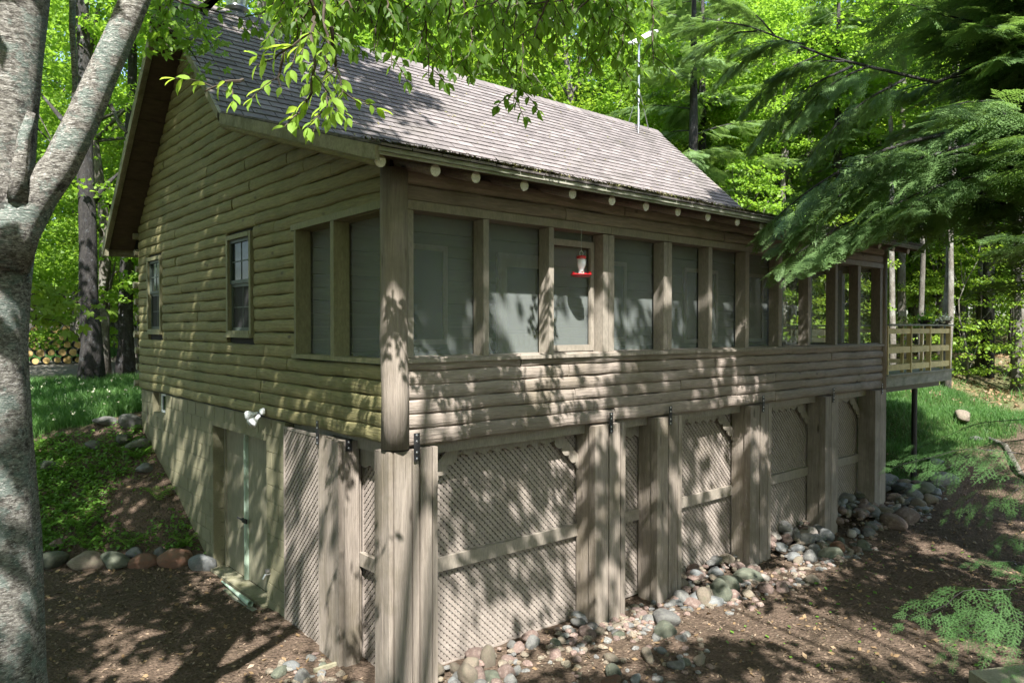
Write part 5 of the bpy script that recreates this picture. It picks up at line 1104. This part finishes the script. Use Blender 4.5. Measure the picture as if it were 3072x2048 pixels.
# ---------------------------------------------------------------- hemlock on the right
def spray_quads(L_, seed, dense=1.0):
    """flat drooping hemlock spray along +X: twigs with needles; returns quads"""
    g = np.random.default_rng(seed); V = []; tw = []
    n = int(18*dense)
    for i in range(n):
        t = (i+1.)/n; x0 = L_*t*.97; sg = 1 if i % 2 else -1; l_ = L_*.42*(1-t)**.75*g.uniform(.75, 1.1) + .03
        a = sg*g.uniform(.75, 1.0); o = np.array([x0, 0, -.10*L_*t*t]); d_ = np.array([math.cos(a), math.sin(a), g.uniform(-.25, -.02)]); tw.append((o, unit(d_), l_))
        if l_ > .12:
            for k_ in range(int(l_/.045)):
                s_ = (k_+1)*.045; o2 = o + unit(d_)*s_ - np.array([0, 0, .25*s_*s_]); b_ = a + (.8 if k_ % 2 else -.8); tw.append((o2, unit(np.array([math.cos(b_), math.sin(b_), -.2])), (l_-s_)*.45+.02))
    tw.append((np.zeros(3), np.array([1, 0, -.06]), L_))
    for o, d_, l_ in tw:
        m_ = max(2, int(l_/.012)); s_ = (np.arange(m_)+.5)/m_*l_; p = o[None] + d_[None]*s_[:, None]; p[:, 2] -= .3*s_*s_
        sd_ = np.cross(d_, [0, 0, 1]); nd = np.linalg.norm(sd_); sd_ = sd_/max(nd, 1e-6)
        for sg in (-1, 1):
            nl_ = g.uniform(.010, .016, m_)[:, None]; tip = p + sg*sd_[None]*nl_ + d_[None]*nl_*.35 + np.stack([np.zeros(m_), np.zeros(m_), g.normal(0, .003, m_)], 1); w_ = d_[None]*.0027
            V.append(np.stack([p-w_, p+w_, tip+w_*.6, tip-w_*.6], 1).reshape(-1, 3))
    return np.concatenate(V)
def xform(V, loc, d_, roll=0, s_=1.):
    X_ = unit(np.array(d_, float)); S_ = unit(np.cross([0, 0, 1.], X_)); N_ = np.cross(X_, S_); c_, q = math.cos(roll), math.sin(roll); S2 = S_*c_+N_*q; N2 = -S_*q+N_*c_
    return V[:, :1]*s_*X_ + V[:, 1:2]*s_*S2 + V[:, 2:]*s_*N2 + np.array(loc)
SP = [spray_quads(.62, 1), spray_quads(.55, 2), spray_quads(.7, 3)]
SPF = [spray_quads(.6, 4, .75)]
print('spray quads', [len(s)//4 for s in SP])
# far spray: needles merged into short strips so that a whole bough stays light
def spray_light(L_, seed):
    g = np.random.default_rng(seed); V = []
    n = 22
    for i in range(n):
        t = (i+1.)/n; sg = 1 if i % 2 else -1; l_ = L_*.45*(1-t)**.7*g.uniform(.7, 1.15)+.04; a = sg*g.uniform(.7, 1.05); o = np.array([L_*t*.97, 0, -.10*L_*t*t]); d_ = unit(np.array([math.cos(a), math.sin(a), g.uniform(-.35, -.05)]))
        m_ = max(2, int(l_/.042))
        for k_ in range(m_):
            s0 = l_*k_/m_; p = o+d_*s0; p = p-np.array([0, 0, .35*s0*s0]); 
            for sg2 in (-1, 1):
                b_ = a+sg2*.75; dd = unit(np.array([math.cos(b_), math.sin(b_), g.uniform(-.4, 0)])); ll = (.025+.07*(1-k_/m_))*g.uniform(.7, 1.1); sd_ = np.cross(dd, [0, 0, 1])*.0085; V += [p-sd_, p+sd_, p+dd*ll+sd_*.6, p+dd*ll-sd_*.6]
    return np.array(V)
SL = [spray_light(.62, 11), spray_light(.7, 12), spray_light(.55, 13)]
print('light quads', [len(s)//4 for s in SL])
hem = empty('hemlock_tree'); tag(hem, 'tall dark green hemlock with drooping boughs filling the upper right', 'tree')
def bough_mesh(L_, seed, sprays, mat, nsp=26, ks=1.):
    g = np.random.default_rng(seed); mb = MB(); n = 9
    ax_ = [np.array([L_*i/n, .06*math.sin(i*1.3+seed), .10*L_*math.sin(i/n*2.2)-.16*L_*(i/n)**2]) for i in range(n+1)]; V = []
    def at_(t): k_ = min(n-1e-6, t*n); i0 = int(k_); return ax_[i0]*(1-k_+i0)+ax_[i0+1]*(k_-i0)
    for i in range(nsp):
        t = .10+.88*(i/(nsp-1))**.85; sg = 1 if i % 2 else -1; p = at_(t); a = sg*g.uniform(.55, 1.15); dr = [math.cos(a), math.sin(a), g.uniform(-.75, -.05)]
        sc = (1.35*(1-t)**.5*g.uniform(.75, 1.15)+.5)*ks; V.append(xform(sprays[g.integers(len(sprays))], p+g.normal(0, .03, 3), dr, g.uniform(-.6, .6), sc*g.uniform(.7, 1.1)))
        if sc > .9*ks and g.random() < .7:
            p2 = p + unit(np.array(dr))*.45*sc; V.append(xform(sprays[g.integers(len(sprays))], p2, [math.cos(a*.5), math.sin(a*.5), -.3], g.uniform(-.3, .3), sc*.8))
    V.append(xform(sprays[0], at_(.96), [1, 0, -.25], 0, .8*ks))
    return ax_, poly_mesh('needles', np.concatenate(V), 4, mat), L_
def branch_mesh(ax_, r_): mb = MB(); n = len(ax_)-1; mb.tube([Vector(a) for a in ax_], [r_*(1-.9*i/n) for i in range(n+1)], 6); return mb.mesh('branch', m_bark, True)
BV = []
for L_, sd_ in ((3.6, 21), (3.0, 22), (2.4, 23), (4.2, 24)):
    ax_, nm, _ = bough_mesh(L_, sd_, SL, m_hem, 34, .72); BV.append((nm, branch_mesh(ax_, .028), L_))
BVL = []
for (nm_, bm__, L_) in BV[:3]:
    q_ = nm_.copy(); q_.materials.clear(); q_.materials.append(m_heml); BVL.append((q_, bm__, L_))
def put_bough(v, loc, az, pitch, s_=1., parent=hem):
    nm, bm_, L_ = v; o = bpy.data.objects.new('branch', bm_); link(o, parent); o.location = loc; o.rotation_euler = (random.uniform(-.2, .2), -pitch, az); o.scale = (s_, s_, s_)
    q = bpy.data.objects.new('needles', nm); link(q, o); return o
HX, HY = 8.9, -3.0
gz = H(HX, HY)
MB().tube([(HX, HY, gz-.2), (HX+.03, HY, 1), (HX-.02, HY+.03, 4), (HX, HY, 7.5), (HX, HY, 11), (HX, HY, 15)], [.27, .2, .17, .14, .10, .03], 12, wob=.05, seed=6).build('trunk', m_bark, hem, smooth=True)
random.seed(5)
def px_of(P_): return proj(P_)
k = 0
for it in range(2200):
    if k >= 215: break
    z = random.uniform(1.2, 12.5); az_ = random.uniform(0, 6.28); s_ = random.uniform(.8, 1.1)*(1.15-.045*max(0, z-2)); v = random.choice(BV); L_ = v[2]*s_
    tip = np.array([HX+L_*math.cos(az_), HY+L_*math.sin(az_), z-.1*L_]); X_, Y_, w = proj(tip); X_ /= 1.306; Y_ /= 1.306
    if tip[1] > -.75 and tip[2] < 5.6: continue
    if w < 3.2: continue                              # keep the space around the viewpoint free
    if w > 0:
        lim = 1535 + max(0, (Y_-60))*.62 if Y_ < 520 else 1820+(Y_-520)*6.5
        if X_ < min(lim, 2130): continue
        if Y_ > 720 or (Y_ > 575 and X_ < 2270): continue
        ro_ = proj((HX+.55*L_*math.cos(az_), HY+.55*L_*math.sin(az_), z-.02*L_)); 
        if ro_[2] > 0 and ro_[1]/1.306 > 570 and ro_[0]/1.306 < 2270: continue
    put_bough(v, (HX, HY, z), az_, random.uniform(-.12, .22), s_); k += 1
print('boughs', k)
# a second hemlock beyond, over the roof corner, sunlight put into its paler needles
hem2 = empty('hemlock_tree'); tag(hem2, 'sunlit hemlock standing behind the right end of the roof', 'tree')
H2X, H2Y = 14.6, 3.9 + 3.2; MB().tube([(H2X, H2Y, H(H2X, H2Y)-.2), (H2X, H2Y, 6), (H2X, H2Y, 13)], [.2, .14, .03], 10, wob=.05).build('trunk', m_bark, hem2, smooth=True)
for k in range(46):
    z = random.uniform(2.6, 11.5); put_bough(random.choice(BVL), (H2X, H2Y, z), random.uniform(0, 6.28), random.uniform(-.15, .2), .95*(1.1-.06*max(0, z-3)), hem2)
for hx_, hy_, n_, z0_, lb_ in ((17.2, 8.6, 50, 4.0, 'fine-needled hemlock standing in the woods beyond the right rake of the roof'), (20.5, 5.6, 50, 4.2, 'slender hemlock behind the drooping boughs above the deck'), (24, 2.2, 46, 4.5, 'distant hemlock at the right edge of the woods beyond the deck')):
    h3 = empty('hemlock_tree'); tag(h3, lb_, 'tree'); MB().tube([(hx_, hy_, H(hx_, hy_)-.2), (hx_, hy_, 6), (hx_, hy_, 13.5)], [.2, .14, .03], 10, wob=.05).build('trunk', m_bark, h3, smooth=True)
    for k in range(n_):
        z = random.uniform(z0_, 12.5); put_bough(random.choice(BVL), (hx_, hy_, z), random.uniform(0, 6.28), random.uniform(-.15, .2), .9*(1.15-.06*max(0, z-3)), h3)
# named low boughs: over the last porch bays, and the two near sprays at the lower right
def aimed(v, root, tip, s_extra=1.):
    root = Vector(root); tip = Vector(tip); d_ = tip-root; az_ = math.atan2(d_.y, d_.x); pit = math.atan2(d_.z, math.hypot(d_.x, d_.y)); s_ = d_.length/v[2]*s_extra
    o = put_bough(v, root, az_, pit, s_); o.rotation_euler = (0, -pit-.05, az_)
for tpx, tpy, tt, rpx, rpy, rt in [(1770, 565, 9.6, 2240, 330, 9.2), (1785, 600, 9.4, 2260, 440, 9.3), (1745, 520, 9.8, 2200, 300, 9.5), (1930, 560, 9.0, 2260, 400, 9)]:
    aimed(random.choice(BV[1:3]), ray_at(rpx, rpy, rt), ray_at(tpx, tpy, tt))
lim_a = [Vector((HX, HY, 5.2)), Vector(ray_at(2150, 190, 9.2)), Vector(ray_at(1900, 130, 9.1)), Vector(ray_at(1720, 60, 9.)), Vector(ray_at(1600, 40, 9.))]
MB().tube(lim_a, [.03, .022, .016, .009, .004], 7).build('limb', m_bark, hem, smooth=True)
for tpx, tpy, rpx, rpy in [(1550, 70, 1720, 60), (1570, 130, 1740, 70), (1640, 190, 1800, 95), (1700, 260, 1880, 125), (1720, 330, 1960, 150), (1800, 300, 2000, 150), (1620, -20, 1780, 80), (1840, 380, 2080, 180), (1680, 120, 1850, 100), (1760, 180, 1940, 140)]:
    aimed(BV[2], ray_at(rpx, rpy, 9.05), ray_at(tpx, tpy, 8.9+.1*(tpx % 7)))
NBV = []
for L_, sd_, n_ in ((1.6, 31, 12), (1.2, 32, 9)):
    ax_, nm, _ = bough_mesh(L_, sd_, SPF, m_hemt, n_, .42); NBV.append((nm, branch_mesh(ax_, .007), L_))
for tpx, tpy, tt, rpx, rpy, rt, v in [(2075, 1432, 4.6, 2340, 1350, 4.9, 0), (2200, 1455, 4.8, 2370, 1370, 5.0, 1), (2045, 1072, 6.6, 2370, 1045, 6.6, 0), (2260, 1190, 6., 2400, 1100, 6., 1), (2230, 1290, 5.2, 2400, 1310, 5.2, 1), (2320, 1560, 3.9, 2480, 1500, 4, 1), (2110, 1110, 7., 2400, 1000, 7., 0), (2170, 1190, 7.2, 2400, 1060, 7., 0), (2080, 1040, 7.4, 2400, 960, 7.2, 0), (2200, 1060, 7., 2420, 1010, 7., 0), (2280, 1260, 5.6, 2420, 1200, 5.6, 1), (2170, 1500, 5., 2380, 1400, 5.1, 1)]:
    aimed(NBV[v], ray_at(rpx, rpy, rt), ray_at(tpx, tpy, tt))
print('meshes', len(bpy.data.meshes), 'objects', len(bpy.data.objects), 'leaf singles', nl, 'trees', cnt)
print('tris', sum(sum(max(0, p.loop_total-2) for p in []) for m in []), 'polys', sum(len(m.polygons) for m in bpy.data.meshes))

ORD = ['first', 'second', 'third', 'fourth', 'fifth', 'sixth', 'seventh', 'eighth', 'ninth', 'tenth', 'eleventh', 'twelfth', 'thirteenth', 'fourteenth', 'fifteenth']
by = {}
for o in list(COL.objects):
    if o.parent is None and 'label' in o and o.get('category') in ('tree', 'stone'): by.setdefault(o['label'], []).append(o)
for lb, os_ in by.items():
    if 1 < len(os_) <= 15 and 'viewpoint' not in lb and len(lb.split()) <= 12:
        for i, o in enumerate(sorted(os_, key=lambda o: proj(tuple(o.location) if o.location.length > 0 else tuple(o.children[0].data.vertices[0].co))[0])):
            o['label'] = lb.replace(',', '') + ', ' + ORD[i] + ' from left'
